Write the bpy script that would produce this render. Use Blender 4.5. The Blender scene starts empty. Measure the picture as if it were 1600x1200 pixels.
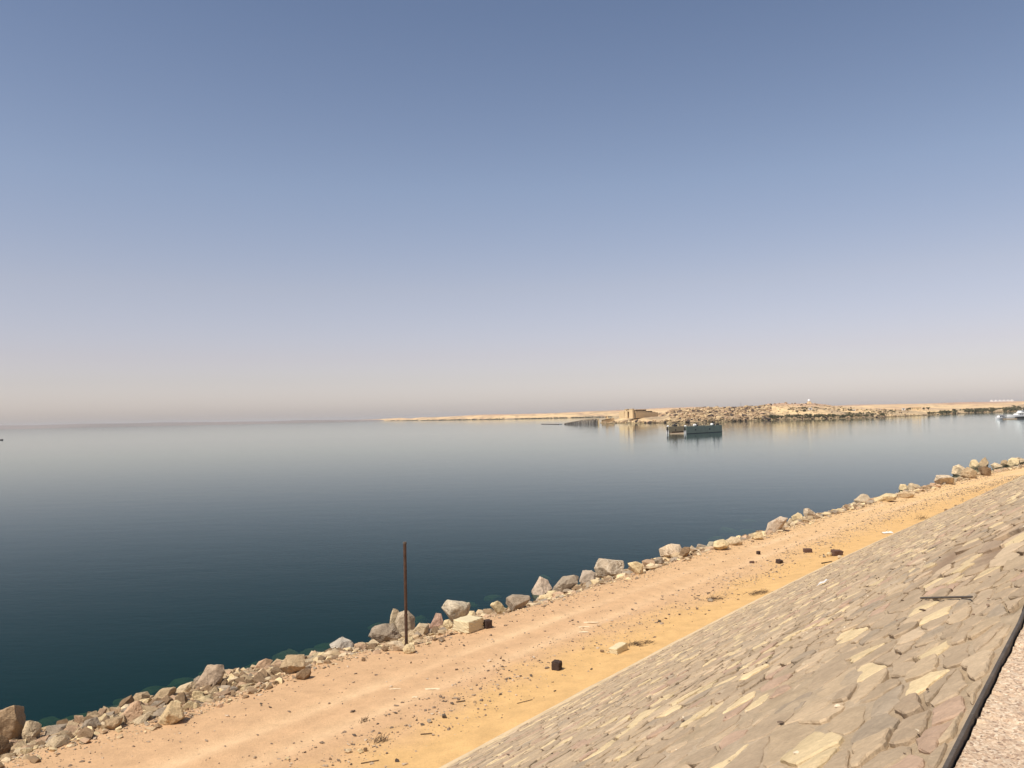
import bpy, bmesh, math, random
import numpy as np
from mathutils import Vector, Matrix

random.seed(7)
RNG = np.random.default_rng(7)
scene = bpy.context.scene
COL = scene.collection

# ------------------------------------------------------------------ camera
EYE = 10.0                      # metres above the lake
PITCH, ROLL, FPX = math.radians(2.30), math.radians(1.23), 1280.0
FWD = np.array([0, math.cos(PITCH), math.sin(PITCH)])
UP0 = np.array([0, -math.sin(PITCH), math.cos(PITCH)])
RT = np.array([1.0, 0, 0]) * math.cos(ROLL) - UP0 * math.sin(ROLL)
UP = np.array([1.0, 0, 0]) * math.sin(ROLL) + UP0 * math.cos(ROLL)
cam = bpy.data.cameras.new('camera')
cam_o = bpy.data.objects.new('camera', cam)
COL.objects.link(cam_o)
m = Matrix.Identity(4)
for i in range(3):
    m[i][0], m[i][1], m[i][2] = RT[i], UP[i], -FWD[i]
m[2][3] = EYE
cam_o.matrix_world = m
cam.sensor_width = 36
cam.lens = 36 * FPX / 1600
cam.clip_start = 0.05
cam.clip_end = 60000
scene.camera = cam_o

# ------------------------------------------------------------------ light
SUN_EL = math.radians(58)
SUN_XY = np.array([-0.735, -0.678])                 # towards the sun
SUN_AZ = math.atan2(SUN_XY[0], SUN_XY[1])           # clockwise from +Y
world = bpy.data.worlds.new('World')
scene.world = world
world.use_nodes = True
wn, wl = world.node_tree.nodes, world.node_tree.links
wn.clear()
sky = wn.new('ShaderNodeTexSky')
sky.sky_type = 'NISHITA'
sky.sun_disc = False
sky.sun_elevation = SUN_EL
sky.sun_rotation = SUN_AZ
sky.altitude = 0
sky.air_density = 1.0
sky.dust_density = 1.0
sky.ozone_density = 1.0
bg = wn.new('ShaderNodeBackground')
bg.inputs['Strength'].default_value = 0.15
# elevation tint multiplied into the sky colour, the same all round
geo = wn.new('ShaderNodeNewGeometry')
sep = wn.new('ShaderNodeSeparateXYZ')
ramp = wn.new('ShaderNodeValToRGB')
SKY_TINT = [(0.0, (1.0, 0.92, 1.08)), (0.02, (0.97, 0.875, 1.02)), (0.032, (0.945, 0.83, 0.95)), (0.048, (0.91, 0.77, 0.85)), (0.075, (0.93, 0.74, 0.785)),
            (0.155, (1.02, 0.79, 0.75)), (0.27, (0.98, 0.83, 0.79)), (0.45, (0.78, 0.715, 0.715)), (1.0, (0.76, 0.71, 0.715))]
cr = ramp.color_ramp
cr.elements[0].position, cr.elements[0].color = SKY_TINT[0][0], (*SKY_TINT[0][1], 1)
cr.elements[1].position, cr.elements[1].color = SKY_TINT[-1][0], (*SKY_TINT[-1][1], 1)
for p_, c_ in SKY_TINT[1:-1]:
    e = cr.elements.new(p_)
    e.color = (*c_, 1)
mul = wn.new('ShaderNodeMix')
mul.data_type = 'RGBA'
mul.blend_type = 'MULTIPLY'
mul.inputs['Factor'].default_value = 1.0
wo = wn.new('ShaderNodeOutputWorld')
neg = wn.new('ShaderNodeMath')
neg.operation = 'MULTIPLY'
neg.inputs[1].default_value = -1.0
wl.new(geo.outputs['Incoming'], sep.inputs[0])
wl.new(sep.outputs['Z'], neg.inputs[0])
wl.new(neg.outputs[0], ramp.inputs['Fac'])
wl.new(sky.outputs[0], mul.inputs['A'])
wl.new(ramp.outputs['Color'], mul.inputs['B'])
wl.new(mul.outputs['Result'], bg.inputs['Color'])
wl.new(bg.outputs[0], wo.inputs['Surface'])

sun = bpy.data.lights.new('sun', 'SUN')
sun.energy = 5.0
sun.angle = math.radians(0.53)
sun.color = (1.0, 0.94, 0.84)
sun_o = bpy.data.objects.new('sun', sun)
COL.objects.link(sun_o)
SUN_DIR = Vector((SUN_XY[0] * math.cos(SUN_EL), SUN_XY[1] * math.cos(SUN_EL), math.sin(SUN_EL)))
sun_o.rotation_euler = SUN_DIR.to_track_quat('Z', 'Y').to_euler()
sun_o.location = (0, 0, 60)

vs = scene.view_settings
scene.display_settings.display_device = 'sRGB'
vs.view_transform = 'Standard'
vs.look = 'None'
vs.exposure = 0.0
vs.gamma = 1.0
vs.use_curve_mapping = False
scene.cycles.use_denoising = True
scene.cycles.max_bounces = 8
scene.cycles.transparent_max_bounces = 12
scene.cycles.volume_bounces = 1
HAZE_DENSITY = 5.0e-5

# ------------------------------------------------------------------ helpers: pixels of the survey photo -> points of the place
def ray(px, py):
    d = FWD * FPX + RT * (px - 800.0) + UP * (600.0 - py)
    return d

def on_plane(px, py, z):
    d = ray(px, py)
    return np.array([0, 0, EYE]) + d * ((z - EYE) / d[2])

def at_dist(px, py, dist):
    """point on the view ray at a horizontal distance (metres)"""
    d = ray(px, py)
    return np.array([0, 0, EYE]) + d * (dist / math.hypot(d[0], d[1]))

def project(p):
    v = np.asarray(p, float) - np.array([0, 0, EYE])
    z = v @ FWD
    return 800 + FPX * (v @ RT) / z, 600 - FPX * (v @ UP) / z, z

# ------------------------------------------------------------------ helpers: noise
def _hash(ix, iy, seed):
    h = (ix.astype(np.int64) * 374761393 + iy.astype(np.int64) * 668265263 + seed * 1442695041) & 0xFFFFFFFF
    h = ((h ^ (h >> 13)) * 1274126177) & 0xFFFFFFFF
    return ((h ^ (h >> 16)) & 0xFFFFFF) / float(0xFFFFFF)

def vnoise(x, y, seed=0):
    x, y = np.asarray(x, float), np.asarray(y, float)
    ix, iy = np.floor(x), np.floor(y)
    fx, fy = x - ix, y - iy
    fx, fy = fx * fx * (3 - 2 * fx), fy * fy * (3 - 2 * fy)
    a, b = _hash(ix, iy, seed), _hash(ix + 1, iy, seed)
    c, d = _hash(ix, iy + 1, seed), _hash(ix + 1, iy + 1, seed)
    return (a + (b - a) * fx) * (1 - fy) + (c + (d - c) * fx) * fy

def fbm(x, y, seed=0, octv=4):
    s, a, t = 0.0, 1.0, 0.0
    for k in range(octv):
        s = s + a * (vnoise(np.asarray(x) * 2 ** k, np.asarray(y) * 2 ** k, seed + k * 17) - 0.5)
        t += a
        a *= 0.5
    return s / t * 2

# ------------------------------------------------------------------ helpers: meshes and objects
def mesh_np(name, V, Fl, Fn, mat=None, smooth=False, col=None):
    """V (n,3); Fl flat loop indices; Fn corners per face"""
    me = bpy.data.meshes.new(name)
    V = np.ascontiguousarray(V, dtype=np.float32)
    Fl = np.ascontiguousarray(Fl, dtype=np.int32)
    Fn = np.ascontiguousarray(Fn, dtype=np.int32)
    me.vertices.add(len(V))
    me.vertices.foreach_set('co', V.ravel())
    me.loops.add(len(Fl))
    me.loops.foreach_set('vertex_index', Fl)
    me.polygons.add(len(Fn))
    st = np.zeros(len(Fn), np.int32)
    st[1:] = np.cumsum(Fn)[:-1]
    me.polygons.foreach_set('loop_start', st)
    me.polygons.foreach_set('loop_total', Fn)
    me.polygons.foreach_set('use_smooth', np.full(len(Fn), smooth, dtype=bool))
    me.update(calc_edges=True)
    if col is not None:
        c4 = np.ones((len(V), 4), np.float32)
        c4[:, :3] = col
        at = me.color_attributes.new('Col', 'FLOAT_COLOR', 'POINT')
        at.data.foreach_set('color', c4.ravel())
    if mat:
        me.materials.append(mat)
    return me

def link(name, me, parent=None):
    o = bpy.data.objects.new(name, me)
    COL.objects.link(o)
    if parent is not None:
        o.parent = parent
    return o

def tag(o, label=None, cat=None, group=None, kind=None):
    if label: o['label'] = label
    if cat: o['category'] = cat
    if group: o['group'] = group
    if kind: o['kind'] = kind
    return o

def empty(name, loc, rz=0.0, label=None, cat=None, group=None):
    o = bpy.data.objects.new(name, None)
    o.empty_display_size = 0.3
    COL.objects.link(o)
    o.location = loc
    o.rotation_euler = (0, 0, rz)
    return tag(o, label, cat, group)

def copy_tree(root):
    r = root.copy()
    COL.objects.link(r)
    for ch in root.children:
        c = ch.copy()
        COL.objects.link(c)
        c.parent = r
        for g in ch.children:
            d = g.copy()
            COL.objects.link(d)
            d.parent = c
    return r

def grid_mesh(name, P, mat, smooth=True, col=None, flip=False):
    """P (a,b,3) grid of points"""
    a, b = P.shape[:2]
    idx = np.arange(a * b).reshape(a, b)
    q = np.stack([idx[:-1, :-1], idx[1:, :-1], idx[1:, 1:], idx[:-1, 1:]], -1).reshape(-1, 4)
    if flip:
        q = q[:, ::-1]
    return mesh_np(name, P.reshape(-1, 3), q.ravel(), np.full(len(q), 4), mat, smooth,
                   None if col is None else col.reshape(-1, 3))

class MB:
    """collects shapes in local coordinates and links them as ONE mesh object"""
    def __init__(self):
        self.V, self.F = [], []
    def add(self, verts, faces):
        n = len(self.V)
        self.V += [tuple(v) for v in verts]
        self.F += [[i + n for i in f] for f in faces]
        return self
    def box(self, x0, x1, y0, y1, z0, z1):
        v = [(x0, y0, z0), (x1, y0, z0), (x1, y1, z0), (x0, y1, z0), (x0, y0, z1), (x1, y0, z1), (x1, y1, z1), (x0, y1, z1)]
        return self.add(v, [(3, 2, 1, 0), (4, 5, 6, 7), (0, 1, 5, 4), (1, 2, 6, 5), (2, 3, 7, 6), (3, 0, 4, 7)])
    def hexa(self, lo, hi):
        """lo, hi: four points each, counter-clockwise from above"""
        return self.add(list(lo) + list(hi), [(3, 2, 1, 0), (4, 5, 6, 7), (0, 1, 5, 4), (1, 2, 6, 5), (2, 3, 7, 6), (3, 0, 4, 7)])
    def tube(self, p0, p1, r0, r1=None, n=10):
        p0, p1 = Vector(p0), Vector(p1)
        r1 = r0 if r1 is None else r1
        q = (p1 - p0).normalized().to_track_quat('Z', 'Y')
        v = []
        for p, r in ((p0, r0), (p1, r1)):
            for k in range(n):
                a = 2 * math.pi * k / n
                v.append(p + q @ Vector((r * math.cos(a), r * math.sin(a), 0)))
        f = [(k, (k + 1) % n, n + (k + 1) % n, n + k) for k in range(n)]
        f += [tuple(range(n - 1, -1, -1)), tuple(range(n, 2 * n))]
        return self.add(v, f)
    def lathe(self, prof, n=16, c=(0, 0, 0)):
        v, f = [], []
        for (r, z) in prof:
            for k in range(n):
                a = 2 * math.pi * k / n
                v.append((c[0] + r * math.cos(a), c[1] + r * math.sin(a), c[2] + z))
        for i in range(len(prof) - 1):
            for k in range(n):
                f.append((i * n + k, i * n + (k + 1) % n, (i + 1) * n + (k + 1) % n, (i + 1) * n + k))
        f.append(tuple(range(n - 1, -1, -1)))
        f.append(tuple(range((len(prof) - 1) * n, len(prof) * n)))
        return self.add(v, f)
    def build(self, name, mat, parent=None, bevel=0.0, smooth=False, seg=1):
        me = bpy.data.meshes.new(name)
        me.from_pydata(self.V, [], self.F)
        if bevel:
            bm = bmesh.new()
            bm.from_mesh(me)
            bmesh.ops.bevel(bm, geom=bm.edges[:], offset=bevel, segments=seg, profile=0.6, affect='EDGES', clamp_overlap=True)
            bm.to_mesh(me)
            bm.free()
        me.polygons.foreach_set('use_smooth', [smooth] * len(me.polygons))
        me.materials.append(mat)
        me.update()
        return link(name, me, parent)

# ------------------------------------------------------------------ materials
def new_mat(name):
    mt = bpy.data.materials.new(name)
    mt.use_nodes = True
    nt = mt.node_tree
    nt.nodes.clear()
    out = nt.nodes.new('ShaderNodeOutputMaterial')
    return mt, nt, nt.nodes, nt.links, out

def noise_node(nt, scale, detail=4.0, rough=0.55, vec=None):
    n = nt.nodes.new('ShaderNodeTexNoise')
    n.inputs['Scale'].default_value = scale
    n.inputs['Detail'].default_value = detail
    n.inputs['Roughness'].default_value = rough
    if vec is not None:
        nt.links.new(vec, n.inputs['Vector'])
    return n

def ramp_node(nt, fac, stops):
    r = nt.nodes.new('ShaderNodeValToRGB')
    r.color_ramp.elements[0].position, r.color_ramp.elements[0].color = stops[0][0], (*stops[0][1], 1)
    r.color_ramp.elements[1].position, r.color_ramp.elements[1].color = stops[-1][0], (*stops[-1][1], 1)
    for p, c in stops[1:-1]:
        e = r.color_ramp.elements.new(p)
        e.color = (*c, 1)
    nt.links.new(fac, r.inputs['Fac'])
    return r

def mix_rgb(nt, fac, a, b, mode='MIX'):
    x = nt.nodes.new('ShaderNodeMix')
    x.data_type = 'RGBA'
    x.blend_type = mode
    for key, val in (('Factor', fac), ('A', a), ('B', b)):
        if hasattr(val, 'is_linked'):
            nt.links.new(val, x.inputs[key])
        elif isinstance(val, (int, float)):
            x.inputs[key].default_value = val
        else:
            x.inputs[key].default_value = (*val, 1)
    return x.outputs['Result']

def grey(v):
    return (v, v, v)

def solid(name, base, rough=0.8, metallic=0.0, var=0.18, scale=6.0, bump=0.15, bump_scale=40.0, src=None, stain=None,
          bump_dist=0.01, second=None):
    """base colour (or 'attr' / 'object') broken up by noise, with optional stain colour"""
    mt, nt, N, L, out = new_mat(name)
    tc = N.new('ShaderNodeTexCoord')
    if base == 'attr':
        a = N.new('ShaderNodeVertexColor')
        a.layer_name = 'Col'
        c0 = a.outputs['Color']
    elif base == 'object':
        a = N.new('ShaderNodeObjectInfo')
        c0 = a.outputs['Color']
    else:
        rgb = N.new('ShaderNodeRGB')
        rgb.outputs[0].default_value = (*base, 1)
        c0 = rgb.outputs[0]
    vec = N.new('ShaderNodeNewGeometry').outputs['Position'] if src == 'world' else tc.outputs['Object']
    n1 = noise_node(nt, scale, 6, 0.6, vec)
    r1 = ramp_node(nt, n1.outputs['Fac'], [(0.28, grey(1 - var)), (0.72, grey(1 + var))])
    c = mix_rgb(nt, 1.0, c0, r1.outputs['Color'], 'MULTIPLY')
    n2 = noise_node(nt, scale * 7.3, 4, 0.65, vec)
    r2 = ramp_node(nt, n2.outputs['Fac'], [(0.3, grey(1 - var * 0.7)), (0.7, grey(1 + var * 0.7))])
    c = mix_rgb(nt, 1.0, c, r2.outputs['Color'], 'MULTIPLY')
    if stain:
        n3 = noise_node(nt, stain[1], 5, 0.6, vec)
        r3 = ramp_node(nt, n3.outputs['Fac'], [(stain[2], grey(0)), (stain[2] + 0.12, grey(stain[3]))])
        c = mix_rgb(nt, r3.outputs['Color'], c, stain[0])
    bs = N.new('ShaderNodeBsdfPrincipled')
    bs.inputs['Roughness'].default_value = rough
    bs.inputs['Metallic'].default_value = metallic
    if rough > 0.7:
        bs.inputs['Specular IOR Level'].default_value = 0.15
    L.new(c, bs.inputs['Base Color'])
    if bump:
        nb = noise_node(nt, bump_scale, 6, 0.65, vec)
        bp = N.new('ShaderNodeBump')
        bp.inputs['Strength'].default_value = bump
        bp.inputs['Distance'].default_value = bump_dist
        L.new(nb.outputs['Fac'], bp.inputs['Height'])
        L.new(bp.outputs[0], bs.inputs['Normal'])
    L.new(bs.outputs[0], out.inputs['Surface'])
    return mt

M = {}
M['sand'] = solid('sand', 'attr', 0.95, var=0.12, scale=1.6, bump=0.9, bump_scale=20, src='world', bump_dist=0.03)
M['rock'] = solid('boulder_rock', 'object', 0.9, var=0.30, scale=2.4, bump=0.9, bump_scale=5, bump_dist=0.10,
                  stain=((0.20, 0.135, 0.085), 1.7, 0.55, 0.6))
M['rubble'] = solid('rubble_rock', 'attr', 0.9, var=0.16, scale=3.0, bump=0.4, bump_scale=18, src='world')
M['paving'] = solid('paving_stone', 'attr', 0.9, var=0.15, scale=3.5, bump=0.8, bump_scale=26, src='world', bump_dist=0.018,
                    stain=((0.33, 0.24, 0.17), 0.8, 0.62, 0.35))
M['mortar'] = solid('old_mortar', 'attr', 0.95, var=0.17, scale=3.0, bump=0.9, bump_scale=34, src='world', bump_dist=0.02)
M['concrete'] = solid('pale_concrete', (0.60, 0.46, 0.28), 0.92, var=0.12, scale=1.3, bump=0.4, bump_scale=25, src='world',
                      stain=((0.40, 0.29, 0.17), 1.6, 0.55, 0.6))
M['far_sand'] = solid('far_sand', 'attr', 0.95, var=0.10, scale=0.03, bump=0.0, src='world')
M['far_rock'] = solid('far_rock', 'attr', 0.95, var=0.25, scale=0.12, bump=0.0, src='world')
M['sandstone'] = solid('sandstone', (0.66, 0.485, 0.275), 0.9, var=0.10, scale=0.6, bump=0.2, bump_scale=2.0, bump_dist=0.1)
M['rust'] = solid('rusty_steel', (0.085, 0.05, 0.034), 0.75, metallic=0.2, var=0.35, scale=5.0, bump=0.3, bump_scale=40,
                  stain=((0.17, 0.085, 0.045), 3.0, 0.55, 0.6))
M['dark_steel'] = solid('dark_steel', (0.085, 0.068, 0.052), 0.65, metallic=0.1, var=0.25, scale=9.0, bump=0.2, bump_scale=60,
                        stain=((0.16, 0.12, 0.085), 6.0, 0.58, 0.6), bump_dist=0.003)
M['dark_wood'] = solid('dark_wood', (0.05, 0.036, 0.026), 0.85, var=0.3, scale=5.0, bump=0.3, bump_scale=30)
M['grey_wood'] = solid('weathered_wood', (0.36, 0.275, 0.185), 0.85, var=0.25, scale=4.0, bump=0.3, bump_scale=30)
M['white_paint'] = solid('white_paint', (0.78, 0.77, 0.74), 0.5, var=0.06, scale=1.0, bump=0.0)
M['green_paint'] = solid('faded_green_paint', (0.265, 0.305, 0.215), 0.65, var=0.14, scale=0.5, bump=0.1, bump_scale=2.0,
                         stain=((0.14, 0.12, 0.09), 0.5, 0.62, 0.6))
M['olive_paint'] = solid('olive_paint', (0.36, 0.315, 0.20), 0.7, var=0.16, scale=0.6, bump=0.1, bump_scale=2.0,
                         stain=((0.16, 0.10, 0.06), 0.6, 0.56, 0.7))
M['black_paint'] = solid('black_paint', (0.022, 0.021, 0.021), 0.55, var=0.2, scale=1.0, bump=0.0)
M['glass'] = solid('dark_window_glass', (0.02, 0.024, 0.028), 0.08, var=0.05, scale=1.0, bump=0.0)
M['foliage'] = solid('dusty_foliage', (0.095, 0.088, 0.045), 0.9, var=0.45, scale=0.5, bump=0.0, src='world')
M['twig'] = solid('dry_twig', (0.13, 0.085, 0.05), 0.9, var=0.3, scale=8.0, bump=0.0)
M['pale_scrap'] = solid('pale_scrap', (0.72, 0.56, 0.36), 0.8, var=0.08, scale=6.0, bump=0.3, bump_scale=20)
M['plastic'] = solid('white_plastic', (0.66, 0.63, 0.58), 0.6, var=0.08, scale=6.0, bump=0.3, bump_scale=20)
M['brick'] = solid('fired_brick', (0.12, 0.070, 0.052), 0.9, var=0.2, scale=10.0, bump=0.3, bump_scale=60)
M['asphalt'] = solid('asphalt', (0.05, 0.05, 0.052), 0.9, var=0.15, scale=3.0, bump=0.3, bump_scale=80, src='world')
M['lakebed'] = solid('algae_bed', 'attr', 0.95, var=0.3, scale=0.8, bump=0.0, src='world')
M['ground'] = solid('desert_ground', (0.52, 0.38, 0.23), 0.95, var=0.12, scale=0.05, bump=0.0, src='world')

def granite_mat():
    mt, nt, N, L, out = new_mat('rough_granite')
    vec = N.new('ShaderNodeNewGeometry').outputs['Position']
    vo = N.new('ShaderNodeTexVoronoi')
    vo.inputs['Scale'].default_value = 85
    L.new(vec, vo.inputs['Vector'])
    sx = N.new('ShaderNodeSeparateColor')
    L.new(vo.outputs['Color'], sx.inputs[0])
    c = ramp_node(nt, sx.outputs[0], [(0.0, (0.26, 0.18, 0.13)), (0.10, (0.42, 0.29, 0.20)), (0.35, (0.58, 0.42, 0.29)),
                                       (0.75, (0.66, 0.51, 0.36)), (1.0, (0.74, 0.62, 0.47))]).outputs['Color']
    n1 = noise_node(nt, 3.0, 5, 0.6, vec)
    r1 = ramp_node(nt, n1.outputs['Fac'], [(0.3, (0.88, 0.86, 0.84)), (0.7, (1.08, 1.06, 1.02))])
    c = mix_rgb(nt, 1.0, c, r1.outputs['Color'], 'MULTIPLY')
    nb = noise_node(nt, 70, 6, 0.7, vec)
    bp = N.new('ShaderNodeBump')
    bp.inputs['Strength'].default_value = 0.9
    bp.inputs['Distance'].default_value = 0.012
    L.new(nb.outputs['Fac'], bp.inputs['Height'])
    bs = N.new('ShaderNodeBsdfPrincipled')
    bs.inputs['Roughness'].default_value = 0.85
    bs.inputs['Specular IOR Level'].default_value = 0.2
    L.new(c, bs.inputs['Base Color'])
    L.new(bp.outputs[0], bs.inputs['Normal'])
    L.new(bs.outputs[0], out.inputs['Surface'])
    return mt
M['granite'] = granite_mat()

def water_mat():
    mt, nt, N, L, out = new_mat('lake_water')
    pos = N.new('ShaderNodeNewGeometry').outputs['Position']
    mp = N.new('ShaderNodeMapping')
    mp.inputs['Rotation'].default_value = (0, 0, math.radians(12))
    mp.inputs['Scale'].default_value = (0.45, 1.0, 1.0)
    L.new(pos, mp.inputs['Vector'])
    n1 = noise_node(nt, 2.6, 3, 0.55, mp.outputs[0])
    n2 = noise_node(nt, 0.35, 3, 0.5, mp.outputs[0])
    # patches of breeze: ripple strength differs over tens of metres
    mp2 = N.new('ShaderNodeMapping')
    mp2.inputs['Scale'].default_value = (0.004, 0.016, 1)
    L.new(pos, mp2.inputs['Vector'])
    n3 = noise_node(nt, 1.0, 4, 0.55, mp2.outputs[0])
    r3 = ramp_node(nt, n3.outputs['Fac'], [(0.35, grey(0.55)), (0.65, grey(1.0))])
    ad = N.new('ShaderNodeMath'); ad.operation = 'MULTIPLY_ADD'
    L.new(n2.outputs['Fac'], ad.inputs[0]); ad.inputs[1].default_value = 1.6
    L.new(n1.outputs['Fac'], ad.inputs[2])
    ml = N.new('ShaderNodeMath'); ml.operation = 'MULTIPLY'
    L.new(ad.outputs[0], ml.inputs[0]); L.new(r3.outputs['Color'], ml.inputs[1])
    bp = N.new('ShaderNodeBump')
    bp.inputs['Strength'].default_value = 1.0
    bp.inputs['Distance'].default_value = 0.009
    L.new(ml.outputs[0], bp.inputs['Height'])
    fr = N.new('ShaderNodeFresnel')
    fr.inputs['IOR'].default_value = 1.095
    L.new(bp.outputs[0], fr.inputs['Normal'])
    gl = N.new('ShaderNodeBsdfGlossy')
    gl.inputs['Color'].default_value = (0.90, 0.96, 0.96, 1)
    gl.inputs['Roughness'].default_value = 0.045
    L.new(bp.outputs[0], gl.inputs['Normal'])
    tr = N.new('ShaderNodeBsdfTransparent')
    tr.inputs['Color'].default_value = (0.86, 0.96, 0.92, 1)
    df = N.new('ShaderNodeBsdfDiffuse')
    df.inputs['Color'].default_value = (0.005, 0.031, 0.033, 1)
    m1 = N.new('ShaderNodeMixShader')
    m1.inputs[0].default_value = 0.55
    L.new(tr.outputs[0], m1.inputs[1]); L.new(df.outputs[0], m1.inputs[2])
    m2 = N.new('ShaderNodeMixShader')
    pw = N.new('ShaderNodeMath'); pw.operation = 'POWER'
    L.new(fr.outputs[0], pw.inputs[0]); pw.inputs[1].default_value = 1.35
    gn = N.new('ShaderNodeMath'); gn.operation = 'MULTIPLY'; gn.use_clamp = True
    L.new(pw.outputs[0], gn.inputs[0]); gn.inputs[1].default_value = 1.22
    pw.inputs[1].default_value = 1.26
    L.new(gn.outputs[0], m2.inputs[0]); L.new(m1.outputs[0], m2.inputs[1]); L.new(gl.outputs[0], m2.inputs[2])
    L.new(m2.outputs[0], out.inputs['Surface'])
    va = N.new('ShaderNodeVolumeAbsorption')
    va.inputs['Color'].default_value = (0.34, 0.62, 0.36, 1)
    va.inputs['Density'].default_value = 0.75
    L.new(va.outputs[0], out.inputs['Volume'])
    return mt
M['water'] = water_mat()

# ------------------------------------------------------------------ the dam's own coordinates: s along the toe, t across (+ towards the lake)
S0, S1, DS = -80.0, 560.0, 0.5
SS = np.arange(S0, S1 + DS, DS)
HEAD = np.radians(54.0 - 0.078 * np.clip(SS, -40, 120))
CX = np.concatenate([[0], np.cumsum(np.cos(HEAD[:-1]) * DS)])
CY = np.concatenate([[0], np.cumsum(np.sin(HEAD[:-1]) * DS)])
i0 = int(round(-S0 / DS))
CX += -1.96 - CX[i0]
CY += 20.77 - CY[i0]
ROAD_Z, TOP_Z, RUN = 1.3, 8.5, 13.2
RISE = TOP_Z - ROAD_Z
SL = math.hypot(RISE, RUN)

def edge_t(s):
    """where the paving meets the steel edging"""
    return np.interp(s, [-14, -9, -6], [-12.95, -13.16, -RUN]) + 0.0

def edge_z(s):
    return ROAD_Z - edge_t(s) * RISE / RUN

def frame(s):
    s = np.asarray(s, float)
    h = np.interp(s, SS, HEAD)
    return np.interp(s, SS, CX), np.interp(s, SS, CY), np.cos(h), np.sin(h)

def st_xy(s, t):
    x, y, c, d = frame(s)
    return x - d * t, y + c * t

def xy_st(x, y):
    k = int(np.argmin((CX - x) ** 2 + (CY - y) ** 2))
    c, d = math.cos(HEAD[k]), math.sin(HEAD[k])
    dx, dy = x - CX[k], y - CY[k]
    return SS[k] + dx * c + dy * d, -dx * d + dy * c

def road_w(s):
    s = np.asarray(s, float)
    w = np.interp(s, [-20, -6, -2, 1, 4, 6, 8, 13, 17, 24, 33, 41, 60, 95, 125, 300], [9.7, 9.6, 9.0, 9.1, 9.4, 9.2, 8.2, 8.2, 7.8, 7.5, 7.7, 7.1, 7.1, 6.6, 6.5, 6.5])
    return w + 0.25 * fbm(s * 0.35, np.zeros_like(s), 5, 3)

RUTS = (4.2, 5.9)
def ground_z(s, t):
    s, t = np.asarray(s, float), np.asarray(t, float)
    w = road_w(s)
    z = ROAD_Z + 0.05 * fbm(s * 0.25, t * 0.4, 11, 4) + 0.012 * fbm(s * 2.2, t * 2.8, 12, 3)
    for r in RUTS:
        dr = (t - r - 0.25 * fbm(s * 0.03, s * 0 + r, 31, 2)) / 0.33
        z = z - 0.045 * np.exp(-dr ** 2) + 0.028 * np.exp(-((np.abs(dr) - 1.7) / 0.6) ** 2)
    z = z + 0.12 * np.exp(-(np.clip(t, 0, None) / 0.7) ** 2) * (1 + 0.6 * fbm(s * 0.3, s * 0, 9, 3))
    b = np.clip(t - w, 0, None)
    bank = -np.interp(s, [4, 12, 30], [0.21, 0.26, 0.30]) * np.clip(b - 0.2, 0, None) - 0.02 * b
    bank = bank - 0.30 * np.clip(b - 7.0, 0, None)
    z = z + bank + np.clip(b, 0, 1) * 0.32 * fbm(s * 0.5, t * 0.5, 21, 4)
    return z

def ground_hit(px, py):
    z = ROAD_Z
    for _ in range(6):
        p = on_plane(px, py, z)
        s, t = xy_st(p[0], p[1])
        z = max(float(ground_z(s, t)), -0.08)
    return np.array([p[0], p[1], z]), s, t

def slope_pt(s, v, h=0.0):
    """point on the paved slope: s along, v metres up the slope, h off the plane"""
    s, v = np.asarray(s, float), np.asarray(v, float)
    t = -v * RUN / SL + h * RISE / SL
    x, y = st_xy(s, t)
    z = ROAD_Z + v * RISE / SL + h * RUN / SL
    return np.stack([x, y, z + np.zeros_like(x)], -1)

def slope_hit(px, py):
    z = 5.0
    for _ in range(40):
        p = on_plane(px, py, z)
        s, t = xy_st(p[0], p[1])
        zn = ROAD_Z - t * RISE / RUN
        z = z + 0.5 * (min(zn, 9.3) - z)
    return s, -t * SL / RUN

# ------------------------------------------------------------------ setting: road and bank (one sheet, down into the lake)
def build_road():
    s_ax = np.concatenate([np.arange(-40, -12, 1.0), np.arange(-12, 60, 0.25), np.arange(60, 130, 0.6), np.arange(130, 561, 5.0)])
    t_ax = np.concatenate([np.arange(-0.6, 10, 0.16), np.arange(10, 15, 0.22), np.arange(15, 42, 1.5)])
    S, T = np.meshgrid(s_ax, t_ax, indexing='ij')
    X, Y = st_xy(S, T)
    Z = ground_z(S, T)
    W = road_w(S)
    P = np.stack([X, Y, Z], -1)
    pink = np.array([0.55, 0.345, 0.186])
    yel = np.array([0.61, 0.38, 0.16])
    pale = np.array([0.68, 0.46, 0.26])
    edge = 2.9 + 1.1 * fbm(S * 0.12, T * 0.3, 41, 4)
    k = np.clip((edge - T) / 2.0 + 0.25 + 0.5 * fbm(S * 0.9, T * 1.4, 43, 4), 0, 1)[..., None]
    far = np.clip((S - 15) / 60, 0, 1)[..., None]
    c = pink * (1 - k) + yel * k
    c = c * (1 - far) + (np.array([0.67, 0.445, 0.215]) * (1 - k) + yel * k) * far
    rut = np.zeros_like(T)
    for r in RUTS:
        rut += np.exp(-((T - r - 0.25 * fbm(S * 0.03, S * 0 + r, 31, 2)) / 0.4) ** 2)
    rut = (rut * np.clip(0.6 + 0.8 * fbm(S * 0.15, T * 0.5, 51, 3), 0, 1))[..., None]
    c = c * (1 - 0.85 * rut) + pale * 0.85 * rut
    b = np.clip((T - W) / 1.2, 0, 1)[..., None]
    c = c * (1 - b) + np.array([0.40, 0.285, 0.175]) * b
    wet = np.clip((0.08 - Z) / 0.15, 0, 1)[..., None]
    alg = np.array([0.13, 0.13, 0.06])
    c = c * (1 - wet) + alg * wet
    me = grid_mesh('dirt_road', P, M['sand'], True, c, flip=True)
    tag(link('dirt_road', me), 'sandy dirt track along the foot of the paved dam slope', kind='structure')
build_road()

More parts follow.
